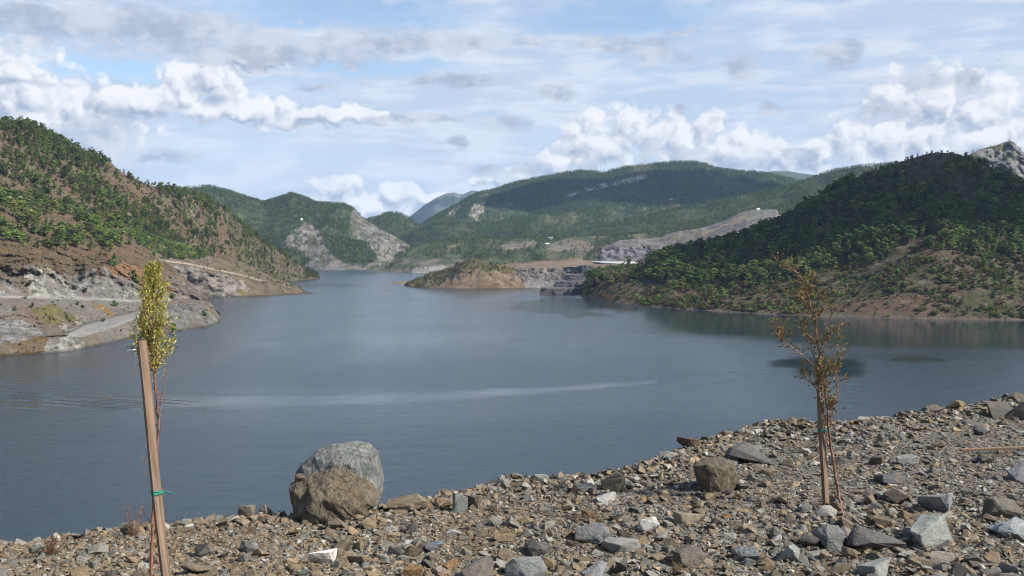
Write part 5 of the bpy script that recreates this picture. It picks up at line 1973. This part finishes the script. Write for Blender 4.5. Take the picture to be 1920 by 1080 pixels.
def mat_boulder(name, base, streak, vein, rustc, rustk):
    m, g, b = new_mat(name)
    p = g.n('ShaderNodeTexCoord').outputs['Object']
    # foliation: noise stretched along a tilted direction
    mp = g.n('ShaderNodeMapping')
    mp.inputs['Rotation'].default_value = (0.3, 0.6, 0.2)
    mp.inputs['Scale'].default_value = (1.0, 1.0, 0.28)
    g.put(mp.inputs['Vector'], p)
    n1 = g.noise(mp.outputs[0], 22, 7, 0.7, dist=0.8)
    n2 = g.noise(p, 6, 5, 0.6)
    n3 = g.noise(mp.outputs[0], 75, 4, 0.7)
    c_ = g.mix(g.smooth(n1, 0.38, 0.62), base + (1,), streak + (1,))
    c_ = g.mix(g.m('MULTIPLY', g.smooth(n3, 0.58, 0.72), 0.8), c_, vein + (1,))
    c_ = g.mix(g.m('MULTIPLY', g.smooth(n2, 0.46, 0.66), rustk), c_, rustc + (1,))
    crack = g.smooth(g.m('ABSOLUTE', g.m('SUBTRACT', g.noise(p, 5, 6, 0.65, dist=1.2), 0.5)), 0.0, 0.012, 0.35, 1.0)
    c_ = g.v('SCALE', c_, g.m('MULTIPLY', crack, 0.84))
    g.put(b.inputs['Base Color'], c_)
    b.inputs['Roughness'].default_value = 0.75
    b.inputs['Specular IOR Level'].default_value = 0.35
    h_ = g.m('ADD', g.m('MULTIPLY', n1, 1.0), g.m('ADD', g.m('MULTIPLY', n3, 0.4), g.m('MULTIPLY', crack, 0.5)))
    g.put(b.inputs['Normal'], bump(g, h_, 0.06, 1.0))
    return m


M_BB = mat_boulder('brown_boulder', (0.10, 0.084, 0.058), (0.23, 0.19, 0.128), (0.33, 0.295, 0.23), (0.24, 0.17, 0.09), 0.5)
M_GB = mat_boulder('grey_boulder', (0.14, 0.145, 0.133), (0.34, 0.34, 0.31), (0.52, 0.52, 0.48), (0.12, 0.165, 0.15), 0.55)
M_TB = mat_boulder('tan_boulder', (0.125, 0.105, 0.07), (0.215, 0.18, 0.12), (0.28, 0.245, 0.18), (0.16, 0.145, 0.095), 0.5)
YB = float(levelY(630, 985, GZ))
boulder('boulder', [(545, 905), (541, 932), (552, 962), (585, 988), (640, 994), (676, 984), (700, 958), (716, 938), (700, 912), (672, 893), (634, 877), (604, 889), (570, 903)], YB + 0.30, 0.62, CLS['brown'],
        'big brown weathered boulder on the rim leaning against the grey one', 5, 0.035, 6, 4, M_BB, [(632, 878, -0.10), (600, 930, -0.34), (690, 945, -0.25), (560, 915, -0.2)])
boulder('boulder', [(553, 893), (566, 868), (592, 846), (626, 832), (664, 829), (692, 832), (708, 850), (717, 880), (720, 905), (714, 932), (700, 950), (640, 965), (575, 940)], YB + 0.62, 0.62, CLS['grey'],
        'big pale grey rounded boulder behind the brown one on the rim', 8, 0.022, 4, 4, M_GB)
occupied.append((float(W(630, 985, YB)[0]), YB + 0.3, 0.40))
YT = float(levelY(1342, 926, GZ))
boulder('boulder', [(1300, 872), (1304, 900), (1312, 926), (1345, 931), (1374, 922), (1383, 898), (1379, 864), (1352, 857), (1320, 859)], YT + 0.17, 0.36, CLS['ochre'],
        'squat tan block of rock standing alone left of the right stake', 15, 0.016, 3, 4, M_TB, [(1302, 874, -0.12), (1330, 872, -0.2), (1376, 868, -0.12)])
occupied.append((float(W(1342, 926, YT)[0]), YT + 0.15, 0.2))
# small dark stone perched on the brown boulder
o = place_stone(HERO_M[3], 563, 960, 22, 16, (0.10, 0.075, 0.06), 'rock', 'small dark stone perched on the left shoulder of the brown boulder')
o.location = Vector([float(a) for a in W(563, 896, YB + 0.28)])
occupied.pop()

# other single stones of the rubble
SMALL_M = [stone_mesh('rock', 900 + i, 9 + i % 4, 0.45 + 0.1 * (i % 5), M_STONE_O, 1, 0.12) for i in range(16)]
need = 240
made = 0
TXT = {'ochre': 'loose ochre angular stone among the rubble', 'brown': 'loose brown angular stone among the rubble', 'grey': 'loose grey angular stone among the rubble',
       'slate': 'loose green grey slaty stone among the rubble', 'pale': 'loose pale grey stone among the rubble', 'dark': 'loose blackish stone among the rubble',
       'rust': 'loose rust orange stone among the rubble', 'white': 'loose white quartz stone among the rubble'}


def stone_zone(px, py, wp):
    top = np.interp(px, ex, ey)
    i_ = int(np.searchsorted([260, 540, 760, 1000, 1230, 1440, 1620, 1800], px))
    where = ['left of leaning stake', 'right of leaning stake', 'before big boulders', 'right of big boulders', 'left of tan block',
             'beside tan block', 'around right stake', 'right of sapling', 'near right edge'][i_]
    t_ = (py - top) / (1090 - top)
    band_ = 'on the rim' if t_ < 0.2 else ('halfway down' if t_ < 0.6 else 'low in front')
    return ', %s, %s' % (band_, where)


tries = 0
while made < need and tries < 6000:
    tries += 1
    px = SR.uniform(-20, 1940)
    top = np.interp(px, ex, ey)
    py = top + 4 + (1090 - top) * SR.random() ** 0.8
    if SR.random() > (0.35 + 0.65 * min(1, max(0, (px - 700) / 900))) * (0.45 + 0.55 * (py - top) / (1090 - top)):
        if SR.random() < 0.75:
            continue
    wp = float(np.clip(np.exp(SR.normal(3.05, 0.35)), 14, 50)) * (0.75 + 0.5 * (py - 740) / 340)
    p = groundP(px, py)
    rad = wp * p.y / FPX * 0.5
    if any((p.x - a) ** 2 + (p.y + rad * 0.7 - b_) ** 2 < (r_ + rad) ** 2 * 0.8 for a, b_, r_ in occupied):
        continue
    ci = pick_cls(px)
    colr = np.array(CLS[NAMES[ci]]) * SR.uniform(0.75, 1.25)
    place_stone(SMALL_M[SR.integers(0, 16)], px, py, wp, wp * SR.uniform(0.42, 0.8), colr, 'rock', TXT[NAMES[ci]].replace(' among the rubble', stone_zone(px, py, wp)), NAMES[ci] + ' stones of the rubble', 0.2, 0.5)
    made += 1

# gravel: everything smaller
COL_STONE = hidden_collection('gravel_stone', [stone_mesh('gravel_stone', 1000 + i, 9 + i % 4, 0.26 + 0.11 * (i % 4), M_STONE_I) for i in range(12)])
GR = np.random.default_rng(5)


def gravel(n, smin, smax, pw, label, seed, clump=False):
    px = GR.uniform(-160, 2080, n)
    v = GR.random(n)
    ed = np.interp(px, ex, ey)
    py = ed - 2 + (1130 - ed) * v ** 0.75
    Y = levelY(px, py, GZ)
    # even out the density on the ground
    wgt = (Y / 16.0) ** 1.2
    ok = GR.random(n) < np.clip(wgt, 0.15, 1)
    px, Y = px[ok], Y[ok]
    x = (px - 960) / FPX * (Y * CP + (CAMZ - GZ) * SP)
    if clump:
        q = fbm(x / 0.8, Y / 0.8, None, 3, seed)
        ok = GR.random(len(x)) < np.clip(0.35 + 1.2 * q + 0.6 * sstep(px, 700, 1600), 0.15, 1)
        x, Y, px = x[ok], Y[ok], px[ok]
    m_ = len(x)
    s_ = smin + (smax - smin) * GR.random(m_) ** pw
    z = ground_z(x, Y) + s_ * 0.08
    t = np.clip((px - 400) / 900 + 0.35 * fbm(x / 1.0, Y / 1.0, None, 3, seed + 1), 0, 1)
    wl, wr = np.cumsum(W_LEFT / W_LEFT.sum()), np.cumsum(W_RIGHT / W_RIGHT.sum())
    u = GR.random(m_)
    cum = wl[None] * (1 - t[:, None]) + wr[None] * t[:, None]
    ci = (u[:, None] > cum).sum(1).clip(0, len(NAMES) - 1)
    tint = np.array([CLS[k_] for k_ in NAMES])[ci] * GR.uniform(0.72, 1.22, (m_, 1))
    rot = np.stack([GR.normal(0, 0.3, m_), GR.normal(0, 0.3, m_), GR.uniform(0, 6.283, m_)], -1)
    sc_ = s_[:, None] * GR.uniform(0.75, 1.25, (m_, 3))
    return instancer('gravel', COL_STONE, np.stack([x, Y, z], -1), rot, sc_, GR.integers(0, 12, m_), tint, label, 'gravel')


gravel(150000, 0.011, 0.05, 2.0, 'fine brown and grey gravel covering the embankment', 701)
gravel(26000, 0.025, 0.075, 2.6, 'coarse broken stone strewn over the gravel', 702, True)
gravel(1300, 0.08, 0.13, 2.0, 'scattered fist sized broken stones over the embankment', 703, True)



def piled(n, region, smin, smax, label):
    px = GR.uniform(-40, 1990, n)
    ed = np.interp(px, ex, ey)
    if region == 'rim':
        py = ed - 1 + np.abs(GR.normal(0, 16, n)) * np.interp(px, [0, 900, 1250, 1500, 1920], [0.5, 0.8, 1.5, 1.6, 1.2])
        ok = GR.random(n) < np.interp(px, [0, 700, 900, 1250, 1550, 1750, 1920], [0.35, 0.5, 0.8, 1, 0.9, 0.9, 1])
    else:
        py = GR.uniform(930, 1110, n)
        ok = GR.random(n) < np.interp(px + (py - 1000) * 1.5, [850, 1150, 1500, 1900], [0.05, 0.4, 0.9, 1])
    px, py = px[ok], py[ok]
    Y = levelY(px, py, GZ)
    x = (px - 960) / FPX * (Y * CP + (CAMZ - GZ) * SP)
    m_ = len(x)
    s_ = smin + (smax - smin) * GR.random(m_) ** 2.0
    z = ground_z(x, Y) + s_ * 0.2
    t = np.clip((px - 500) / 900, 0, 1)
    cum = np.cumsum(W_LEFT / W_LEFT.sum())[None] * (1 - t[:, None]) + np.cumsum(W_RIGHT / W_RIGHT.sum())[None] * t[:, None]
    ci = (GR.random(m_)[:, None] > cum).sum(1).clip(0, len(NAMES) - 1)
    tint = np.array([CLS[k_] for k_ in NAMES])[ci] * GR.uniform(0.7, 1.3, (m_, 1))
    rot = np.stack([GR.normal(0, 0.5, m_), GR.normal(0, 0.5, m_), GR.uniform(0, 6.283, m_)], -1)
    return instancer('broken_stone', COL_STONE, np.stack([x, Y, z], -1), rot, s_[:, None] * GR.uniform(0.75, 1.3, (m_, 3)), GR.integers(0, 12, m_), tint, label, 'broken stone')


piled(6000, 'rim', 0.03, 0.105, 'loose broken stone heaped along the rim of the embankment')
piled(2600, 'low', 0.035, 0.105, 'coarse broken stone heaped in the lower right foreground')

# broken rock lying on the far banks


def rubble(L, n, dens, smin, smax, label):
    P_ = scatter(L, n, dens, GR)
    P_ = P_[visible(P_, 1.0, 6)]
    m_ = len(P_)
    s_ = smin + (smax - smin) * GR.random(m_) ** 2.2
    rot = np.stack([GR.normal(0, 0.5, m_), GR.normal(0, 0.5, m_), GR.uniform(0, 6.283, m_)], -1)
    tint = np.array([CLS[k_] for k_ in ('brown', 'grey', 'ochre', 'slate', 'dark', 'pale')])[GR.integers(0, 6, m_)] * GR.uniform(0.6, 1.25, (m_, 1))
    return instancer('rubble', COL_STONE, P_, rot, s_[:, None] * GR.uniform(0.7, 1.3, (m_, 3)), GR.integers(0, 12, m_), tint, label, 'rubble')


rubble(L_BENCH, 12000, lambda px, py, x, y, z: np.where((py > 498) & (fbm(x / 14, y / 14, z / 9, 3, 751) > 0.02), 0.8, 0.12) * np.where(inpoly(px, py, [(118, 630), (166, 608), (262, 583), (272, 590), (207, 616), (156, 632)]), 0, 1),
       0.4, 2.2, 'broken rock strewn over the left quarry shore')
rubble(L_PROM, 3500, lambda px, py, x, y, z: np.where(py > 500, 0.8, 0.2), 0.5, 2.6, 'broken rock along the low promontory at left')
rubble(L_RIGHT, 6500, lambda px, py, x, y, z: np.where(py > 500, 0.7, 0.1), 0.5, 2.2, 'broken rock on the lower right hillside')
rubble(L_PEN, 2200, lambda px, py, x, y, z: 0.7 + 0 * px, 0.6, 2.6, 'broken rock on the flank of the peninsula')

# ------------------------------------------------------------------ stakes
mwd, g, b = new_mat('weathered_wood')
p = g.n('ShaderNodeTexCoord').outputs['Object']
gr1 = g.noise(g.v('MULTIPLY', p, (60.0, 60.0, 2.2)), 1.0, 6, 0.65, dist=0.4)
gr2 = g.noise(g.v('MULTIPLY', p, (8.0, 8.0, 3.0)), 1.0, 4, 0.6)
c_ = g.mix(g.smooth(gr1, 0.35, 0.68), (0.105, 0.068, 0.046, 1), (0.235, 0.165, 0.112, 1))
c_ = g.mix(g.m('MULTIPLY', g.smooth(gr2, 0.5, 0.7), 0.5), c_, (0.20, 0.155, 0.12, 1))
g.put(b.inputs['Base Color'], c_)
b.inputs['Roughness'].default_value = 0.85
g.put(b.inputs['Normal'], bump(g, gr1, 0.004, 0.8))
M_WOOD = mwd
M_TWINE = mat_plain('green_twine', (0.02, 0.20, 0.13), 0.7, spec=0.3)


def stake(label, bottom, top, wd, spin, ties, loose):
    """square post from bottom to top (world), tied with twine at fractions of its length"""
    bottom, top = Vector(bottom), Vector(top)
    ax = (top - bottom)
    Ls = ax.length
    root_ = link(bpy.data.objects.new('wooden_stake', None))
    root_.location = bottom
    zd = ax.normalized()
    xd = Vector((math.cos(spin), math.sin(spin), 0.0))
    xd = (xd - zd * xd.dot(zd)).normalized()
    yd = zd.cross(xd)
    root_.rotation_mode = 'QUATERNION'
    root_.rotation_quaternion = Matrix((xd, yd, zd)).transposed().to_quaternion()
    tag(root_, label, 'stake')
    bm_ = bmesh.new()
    n_ = 24
    rr = random.Random(int(Ls * 1000))
    rings_ = []
    for i_ in range(n_ + 1):
        z = Ls * i_ / n_
        h_ = wd / 2
        bo = math.sin(i_ * 0.35) * 0.003
        rings_.append([bm_.verts.new((sx * h_ + bo + rr.uniform(-1, 1) * 0.0007, sy * h_ * 0.9 + rr.uniform(-1, 1) * 0.0007, z)) for sx, sy in ((-1, -1), (1, -1), (1, 1), (-1, 1))])
    for a, b_ in zip(rings_, rings_[1:]):
        for k_ in range(4):
            bm_.faces.new((a[k_], a[(k_ + 1) % 4], b_[(k_ + 1) % 4], b_[k_]))
    bm_.faces.new(rings_[0][::-1]); bm_.faces.new(rings_[-1])
    ed = [e for e in bm_.edges if len(e.link_faces) == 2 and e.calc_face_angle(0) > 0.8]
    bmesh.ops.bevel(bm_, geom=ed, offset=0.0025, segments=2, affect='EDGES')
    link(bpy.data.objects.new('post', from_bm('post', bm_, M_WOOD)), root_)
    inv = root_.rotation_quaternion.inverted()
    for t_, far_ in ties:
        bm_ = bmesh.new()
        h_ = wd / 2 + 0.004
        fv = inv @ (Vector(far_) - (bottom + ax * t_))
        fv.z = 0
        up = Vector((0, 0, t_ * Ls))
        base_ring = [Vector((-h_, -h_, 0)), Vector((h_, -h_, 0)), Vector((h_, h_, 0)), Vector((-h_, h_, 0))]
        for kk in range(3):
            dz_ = (kk - 1) * 0.009 + 0.004 * math.sin(kk * 5)
            pts_ = []
            for i_ in range(5):
                pts_.append(up + base_ring[i_ % 4] + Vector((0, 0, dz_ + 0.004 * math.sin(i_ * 2 + kk))))
            add_tube(bm_, pts_, [0.0034] * 5, 5)
        far2 = fv + fv.normalized() * 0.014
        side_ = Vector((-fv.y, fv.x, 0)).normalized() * 0.016
        add_tube(bm_, [up + side_ * 1.2, up + fv + side_, up + far2, up + fv - side_, up - side_ * 1.2], [0.0045] * 5, 5)
        for dv in loose:
            d_ = inv @ Vector(dv)
            s0 = up + fv.normalized() * h_
            add_tube(bm_, [s0, s0 + d_ * 0.4 + Vector((0, 0, 0.006)), s0 + d_], [0.0045, 0.004, 0.0034], 5)
        link(bpy.data.objects.new('twine_tie', from_bm('twine_tie', bm_, M_TWINE)), root_)
    return root_


def V3(px, py, Y):
    return Vector([float(a) for a in W(px, py, Y)])


# left stake: runs out of the picture at the bottom and stands in the gravel below it
YL = 5.5
lt = V3(265, 639, YL)
lb0 = V3(311, 1080, YL - 0.06)
d_ = (lb0 - lt)
lb = lt + d_ * ((lt.z - (GZ - 0.15)) / (lt.z - lb0.z))
tl = 0.0
def frac(a, b_, z): return (z - a.z) / (b_.z - a.z)
tieL = V3(294, 920, YL)
stake('leaning wooden stake in the left foreground tied with green twine', lb, lt, 0.044, 0.66, [(frac(lb, lt, tieL.z), V3(288, 922, YL + 0.08))], [(0.11, -0.01, -0.008)])
# right stake
YRs = float(levelY(1550, 950, GZ))
rb = groundP(1550, 950) - Vector((0, 0, 0.12))
rt_ = V3(1535, 690, YRs + 0.02)
tR1, tR2 = V3(1544, 806, YRs), V3(1537, 700, YRs)
stake('upright wooden stake on the rubble at right tied with green twine', rb, rt_, 0.044, 0.45,
      [(frac(rb, rt_, tR1.z), V3(1557, 806, YRs - 0.03)), (frac(rb, rt_, tR2.z), V3(1543, 700, YRs - 0.04))], [(0.05, -0.03, -0.05), (0.07, -0.02, -0.03)])
# stake lying on the ground
pa, pb = groundP(1802, 851), groundP(1990, 843)
bm = bmesh.new()
Ls = (pb - pa).length
vs = add_box(bm, (-Ls / 2, -0.017, -0.014), (Ls / 2, 0.017, 0.014))
bmesh.ops.bevel(bm, geom=bm.edges[:], offset=0.003, segments=2, affect='EDGES')
lying = link(bpy.data.objects.new('wooden_stake', from_bm('wooden_stake', bm, M_WOOD)))
lying.location = (pa + pb) / 2 + Vector((0, 0, 0.04))
lying.rotation_euler = (0.2, -math.atan2(pb.z - pa.z, Ls), math.atan2(pb.y - pa.y, pb.x - pa.x))
tag(lying, 'brown wooden stake lying flat on the rubble at the right edge', 'stake')

# ------------------------------------------------------------------ saplings
M_STEM = mat_plain('red_bark', (0.19, 0.090, 0.058), 0.75, 30.0, 0.45, 0.004)
M_TWIG = mat_plain('dark_twig', (0.16, 0.085, 0.06), 0.8)


def mat_leafcol(name):
    m, g, b = new_mat(name)
    at = g.n('ShaderNodeAttribute', attribute_name='Col')
    g.put(b.inputs['Base Color'], at.outputs['Color'])
    b.inputs['Roughness'].default_value = 0.6
    tr = g.n('ShaderNodeBsdfTranslucent')
    g.put(tr.inputs['Color'], at.outputs['Color'])
    mx = g.n('ShaderNodeMixShader')
    mx.inputs[0].default_value = 0.35
    m.node_tree.links.new(b.outputs[0], mx.inputs[1])
    m.node_tree.links.new(tr.outputs[0], mx.inputs[2])
    out = [x for x in m.node_tree.nodes if x.type == 'OUTPUT_MATERIAL'][0]
    m.node_tree.links.new(mx.outputs[0], out.inputs['Surface'])
    return m


M_LEAFC = mat_leafcol('sapling_leaves')
LR = np.random.default_rng(31)


def polyline(pts, n):
    pts = np.array([tuple(p_) for p_ in pts])
    s_ = np.concatenate([[0], np.cumsum(np.linalg.norm(np.diff(pts, axis=0), axis=1))])
    t_ = np.linspace(0, s_[-1], n)
    return np.stack([np.interp(t_, s_, pts[:, i_]) for i_ in range(3)], -1)


def wob(P_, a):
    P_ = P_.copy()
    P_[1:-1] += LR.normal(0, a, P_[1:-1].shape)
    return P_


def leaves(name, centers, dirs, length, width, palette, spread, parent, origin):
    """small scale-leaf sprigs: slim diamonds pointing along dirs"""
    n = len(centers)
    d = dirs + LR.normal(0, spread, (n, 3))
    d /= np.linalg.norm(d, axis=1)[:, None]
    e = np.cross(d, LR.normal(size=(n, 3)))
    e /= np.linalg.norm(e, axis=1)[:, None]
    ln = length * LR.uniform(0.5, 1.3, (n, 1))
    wd = width * LR.uniform(0.6, 1.3, (n, 1))
    a = centers
    V = np.stack([a, a + d * ln * 0.5 + e * wd, a + d * ln, a + d * ln * 0.5 - e * wd], 1).reshape(-1, 3) - np.array(tuple(origin))
    F_ = np.arange(n * 4).reshape(-1, 4)
    col_ = np.array(palette)[LR.integers(0, len(palette), n)] * LR.uniform(0.7, 1.25, (n, 1))
    o = bpy.data.objects.new(name, mesh_np(name, V, F_, M_LEAFC, False, np.repeat(col_, 4, 0)))
    return link(o, parent)


def tube_obj(name, paths, parent, origin, mat, sides=6):
    bm_ = bmesh.new()
    for P_, r0_, r1_ in paths:
        add_tube(bm_, [Vector(q) - Vector(origin) for q in P_], list(np.linspace(r0_, r1_, len(P_))), sides)
    return link(bpy.data.objects.new(name, from_bm(name, bm_, mat, True)), parent)


# --- left sapling, yellow green
YS = YL + 0.085
base = V3(283, 1092, YS)
base = base + (base - V3(286, 980, YS)) * ((base.z - (GZ - 0.05)) / (V3(286, 980, YS).z - base.z))
sap = link(bpy.data.objects.new('sapling', None))
sap.location = base
tag(sap, 'slender yellow green sapling with red bark tied to the leaning stake', 'sapling')
tr_pts = [base, V3(284, 1060, YS), V3(286, 985, YS), V3(289, 930, YS), V3(293, 870, YS), V3(297, 800, YS), V3(293, 750, YS), V3(290, 700, YS), V3(288, 650, YS), V3(286, 600, YS), V3(287, 550, YS), V3(291, 505, YS)]
trunk = wob(polyline(tr_pts, 40), 0.002)
tube_obj('trunk', [(trunk, 0.0115, 0.004)], sap, base, M_STEM, 8)
bp, lc, ld = [], [], []
crown_rows = [(497, 7), (515, 20), (535, 30), (560, 30), (590, 32), (615, 36), (640, 32), (660, 24), (685, 14)]
cy_ = np.array([q[0] for q in crown_rows]); cw_ = np.array([q[1] for q in crown_rows])
for k_ in range(84):
    yb_ = LR.uniform(520, 705)
    p0 = np.array(tuple(V3(float(np.interp(yb_, [505, 550, 600, 700, 750], [291, 287, 286, 290, 293])), yb_, YS)))
    ye = yb_ - LR.uniform(25, 75)
    ye = max(ye, 498)
    hw = 1.08 * np.interp(ye, cy_, cw_) * YS / FPX
    ang = LR.uniform(0, 6.283)
    rr_ = hw * math.sqrt(LR.random()) * 1.05
    p1 = np.array(tuple(V3(287 + (ye < 540) * 3, ye, YS))) + np.array([math.cos(ang) * rr_, math.sin(ang) * rr_, 0])
    pm = (p0 + p1) / 2 + np.array([math.cos(ang) * rr_ * 0.25, math.sin(ang) * rr_ * 0.25, -0.01])
    P_ = wob(polyline([p0, pm, p1], 7), 0.003)
    bp.append((P_, 0.0028, 0.0009))
    nl = int(LR.integers(40, 80))
    t_ = LR.random(nl) ** 0.7
    idx_ = t_ * 5.99
    i0 = idx_.astype(int)
    fr = (idx_ - i0)[:, None]
    c0_ = P_[i0] * (1 - fr) + P_[i0 + 1] * fr
    lc.append(c0_ + LR.normal(0, 0.011, (nl, 3)))
    dd = (P_[-1] - P_[0]); dd = dd / np.linalg.norm(dd)
    ld.append(np.repeat(dd[None], nl, 0))
# bare twigs on the right and reddish ones at the foot
for pts_ in ([(293, 800), (303, 745), (312, 690), (314, 672)], [(300, 760), (307, 715), (309, 690)], [(295, 830), (304, 790), (308, 735)], [(285, 985), (272, 965), (266, 952)],
             [(285, 1010), (300, 985), (306, 968)], [(284, 1030), (268, 1002), (258, 970)], [(287, 960), (300, 935), (304, 920)], [(286, 1000), (294, 950), (302, 930)]):
    P_ = wob(polyline([V3(a, b_, YS + LR.uniform(-0.03, 0.03)) for a, b_ in pts_], 9), 0.003)
    bp.append((P_, 0.0024, 0.0008))
tube_obj('branch', bp, sap, base, M_STEM, 5)
YEL = [(0.46, 0.42, 0.09), (0.40, 0.39, 0.09), (0.30, 0.32, 0.08), (0.52, 0.44, 0.12), (0.24, 0.26, 0.07), (0.38, 0.29, 0.10)]
leaves('foliage', np.concatenate(lc), np.concatenate(ld), 0.022, 0.0042, YEL, 0.55, sap, base)
lc2 = []
for (a, b_, n_) in ((275, 830, 10), (273, 860, 14), (276, 890, 10), (272, 745, 8), (303, 745, 14), (310, 700, 12), (266, 955, 10), (305, 925, 12), (298, 780, 20), (291, 730, 20)):
    lc2.append(np.array(tuple(V3(a, b_, YS)))[None] + LR.normal(0, 0.012, (n_, 3)) * np.array([[0.5, 0.6, 1.6]]))
lc2 = np.concatenate(lc2)
leaves('foliage', lc2, np.repeat(np.array([[0, 0, 1.0]]), len(lc2), 0), 0.018, 0.003, [(0.26, 0.16, 0.08), (0.28, 0.24, 0.08), (0.24, 0.12, 0.08)], 0.6, sap, base)

# --- right sapling, sparse and brownish
YQ = YRs - 0.06
rbase = groundP(1581, 968)
sap2 = link(bpy.data.objects.new('sapling', None))
sap2.location = rbase
tag(sap2, 'sparse brownish sapling with bent top tied to the right stake', 'sapling')


def R3(px, py, dy=0.0):
    return V3(px, py, YQ + dy)


tr_pts = [rbase - Vector((0, 0, 0.04)), R3(1573, 930), R3(1563, 875), R3(1557, 830), R3(1553, 800), R3(1551, 760), R3(1546, 720), R3(1541, 690), R3(1534, 650), R3(1527, 610), R3(1520, 575), R3(1512, 545), R3(1502, 522)]
trunk = wob(polyline(tr_pts, 36), 0.003)
tube_obj('trunk', [(trunk, 0.014, 0.005)], sap2, rbase, M_STEM, 8)
paths2 = [
    [(1502, 522), (1492, 508), (1478, 497), (1462, 491), (1450, 489)], [(1497, 512), (1484, 505), (1466, 502)],
    [(1540, 698), (1510, 672), (1486, 652), (1462, 632), (1446, 612)], [(1486, 652), (1470, 648), (1456, 628)],
    [(1546, 715), (1562, 672), (1570, 635), (1578, 612), (1588, 604)], [(1530, 640), (1512, 625), (1500, 605), (1496, 588)],
    [(1549, 738), (1526, 722), (1508, 712), (1495, 706)], [(1552, 770), (1566, 748), (1571, 720), (1568, 690)], [(1527, 615), (1540, 580), (1545, 552)],
    [(1520, 580), (1506, 566), (1498, 548)], [(1536, 660), (1552, 625), (1556, 595)], [(1541, 690), (1520, 660), (1514, 630)], [(1548, 730), (1566, 700), (1574, 660)],
    [(1553, 790), (1562, 775), (1566, 752)], [(1549, 742), (1540, 705), (1524, 690)], [(1516, 560), (1522, 530), (1528, 515)]]
bp, lc, ld = [], [], []
for pts_ in paths2:
    dy_ = LR.uniform(-0.1, 0.1)
    P_ = wob(polyline([R3(a, b_, dy_ * i_ / len(pts_)) for i_, (a, b_) in enumerate(pts_)], 10), 0.006)
    bp.append((P_, 0.006, 0.0016))
    subs = [P_]
    for q in range(5):
        i0 = int(LR.integers(2, 9))
        d_ = LR.normal(0, 0.045, 3); d_[2] = abs(d_[2]) + 0.04
        Q_ = wob(polyline([P_[i0], P_[i0] + d_ * 0.6, P_[i0] + d_ * 1.3], 5), 0.003)
        bp.append((Q_, 0.003, 0.001))
        subs.append(Q_)
    bare = pts_[0] in ((1502, 522), (1497, 512))
    for S_ in subs:
        nl = int(LR.integers(14, 30)) if not bare else 3
        i_ = LR.integers(1, len(S_), nl)
        lc.append(S_[i_] + LR.normal(0, 0.016, (nl, 3)))
        ld.append(np.repeat(((S_[-1] - S_[0]) / (np.linalg.norm(S_[-1] - S_[0]) + 1e-6))[None], nl, 0))
tube_obj('branch', bp, sap2, rbase, M_STEM, 5)
for yy_ in np.linspace(640, 800, 60):
    c0_ = np.array(tuple(R3(float(np.interp(yy_, [640, 700, 760, 800], [1532, 1543, 1551, 1553])), float(yy_))))
    lc.append(c0_[None] + LR.normal(0, 0.035, (5, 3)) * np.array([[1.0, 1.0, 0.5]]))
    ld.append(np.repeat(np.array([[0.1, 0, 1.0]]), 5, 0))
OLV = [(0.17, 0.125, 0.045), (0.135, 0.115, 0.04), (0.20, 0.125, 0.05), (0.105, 0.095, 0.035), (0.23, 0.15, 0.06)]
leaves('foliage', np.concatenate(lc), np.concatenate(ld), 0.036, 0.0065, OLV, 0.8, sap2, rbase)

# --- dry weeds on the gravel


def weed(px, py, hpx, wpx, n, cols, label):
    p0 = groundP(px, py)
    k_ = p0.y / FPX
    o = link(bpy.data.objects.new('dry_weed', None))
    o.location = p0
    tag(o, label, 'weed')
    bp_, lc_, ld_ = [], [], []
    for _ in range(n):
        a = LR.uniform(0, 6.283); r_ = LR.random() * wpx * k_ * 0.5
        tip = Vector(p0) + Vector((math.cos(a) * r_, math.sin(a) * r_, hpx * k_ * LR.uniform(0.5, 1.0)))
        P_ = wob(polyline([Vector(p0) + Vector((math.cos(a) * r_ * 0.15, math.sin(a) * r_ * 0.15, -0.02)), (Vector(p0) + tip) / 2, tip], 6), 0.006)
        bp_.append((P_, 0.0022, 0.001))
        m_ = 16
        lc_.append(P_[LR.integers(1, 6, m_)] + LR.normal(0, 0.012, (m_, 3)))
        ld_.append(np.repeat(((P_[-1] - P_[0]) / np.linalg.norm(P_[-1] - P_[0]))[None], m_, 0))
    tube_obj('stem', bp_, o, p0, M_TWIG, 4)
    leaves('foliage', np.concatenate(lc_), np.concatenate(ld_), 0.016, 0.003, cols, 0.8, o, p0)


weed(95, 1044, 38, 80, 34, [(0.10, 0.055, 0.03), (0.14, 0.07, 0.035), (0.09, 0.06, 0.04)], 'dark brown dried weed on the gravel in the left corner')
weed(250, 1012, 62, 60, 12, [(0.15, 0.075, 0.055), (0.14, 0.09, 0.06)], 'thin reddish weed on the rim beside the leaning stake')
weed(1108, 978, 18, 60, 22, [(0.20, 0.12, 0.05), (0.24, 0.15, 0.06)], 'low rusty dry weed on the gravel at centre right')
weed(1270, 1066, 16, 60, 20, [(0.26, 0.19, 0.10), (0.22, 0.14, 0.07)], 'low straw coloured weed at the bottom edge')
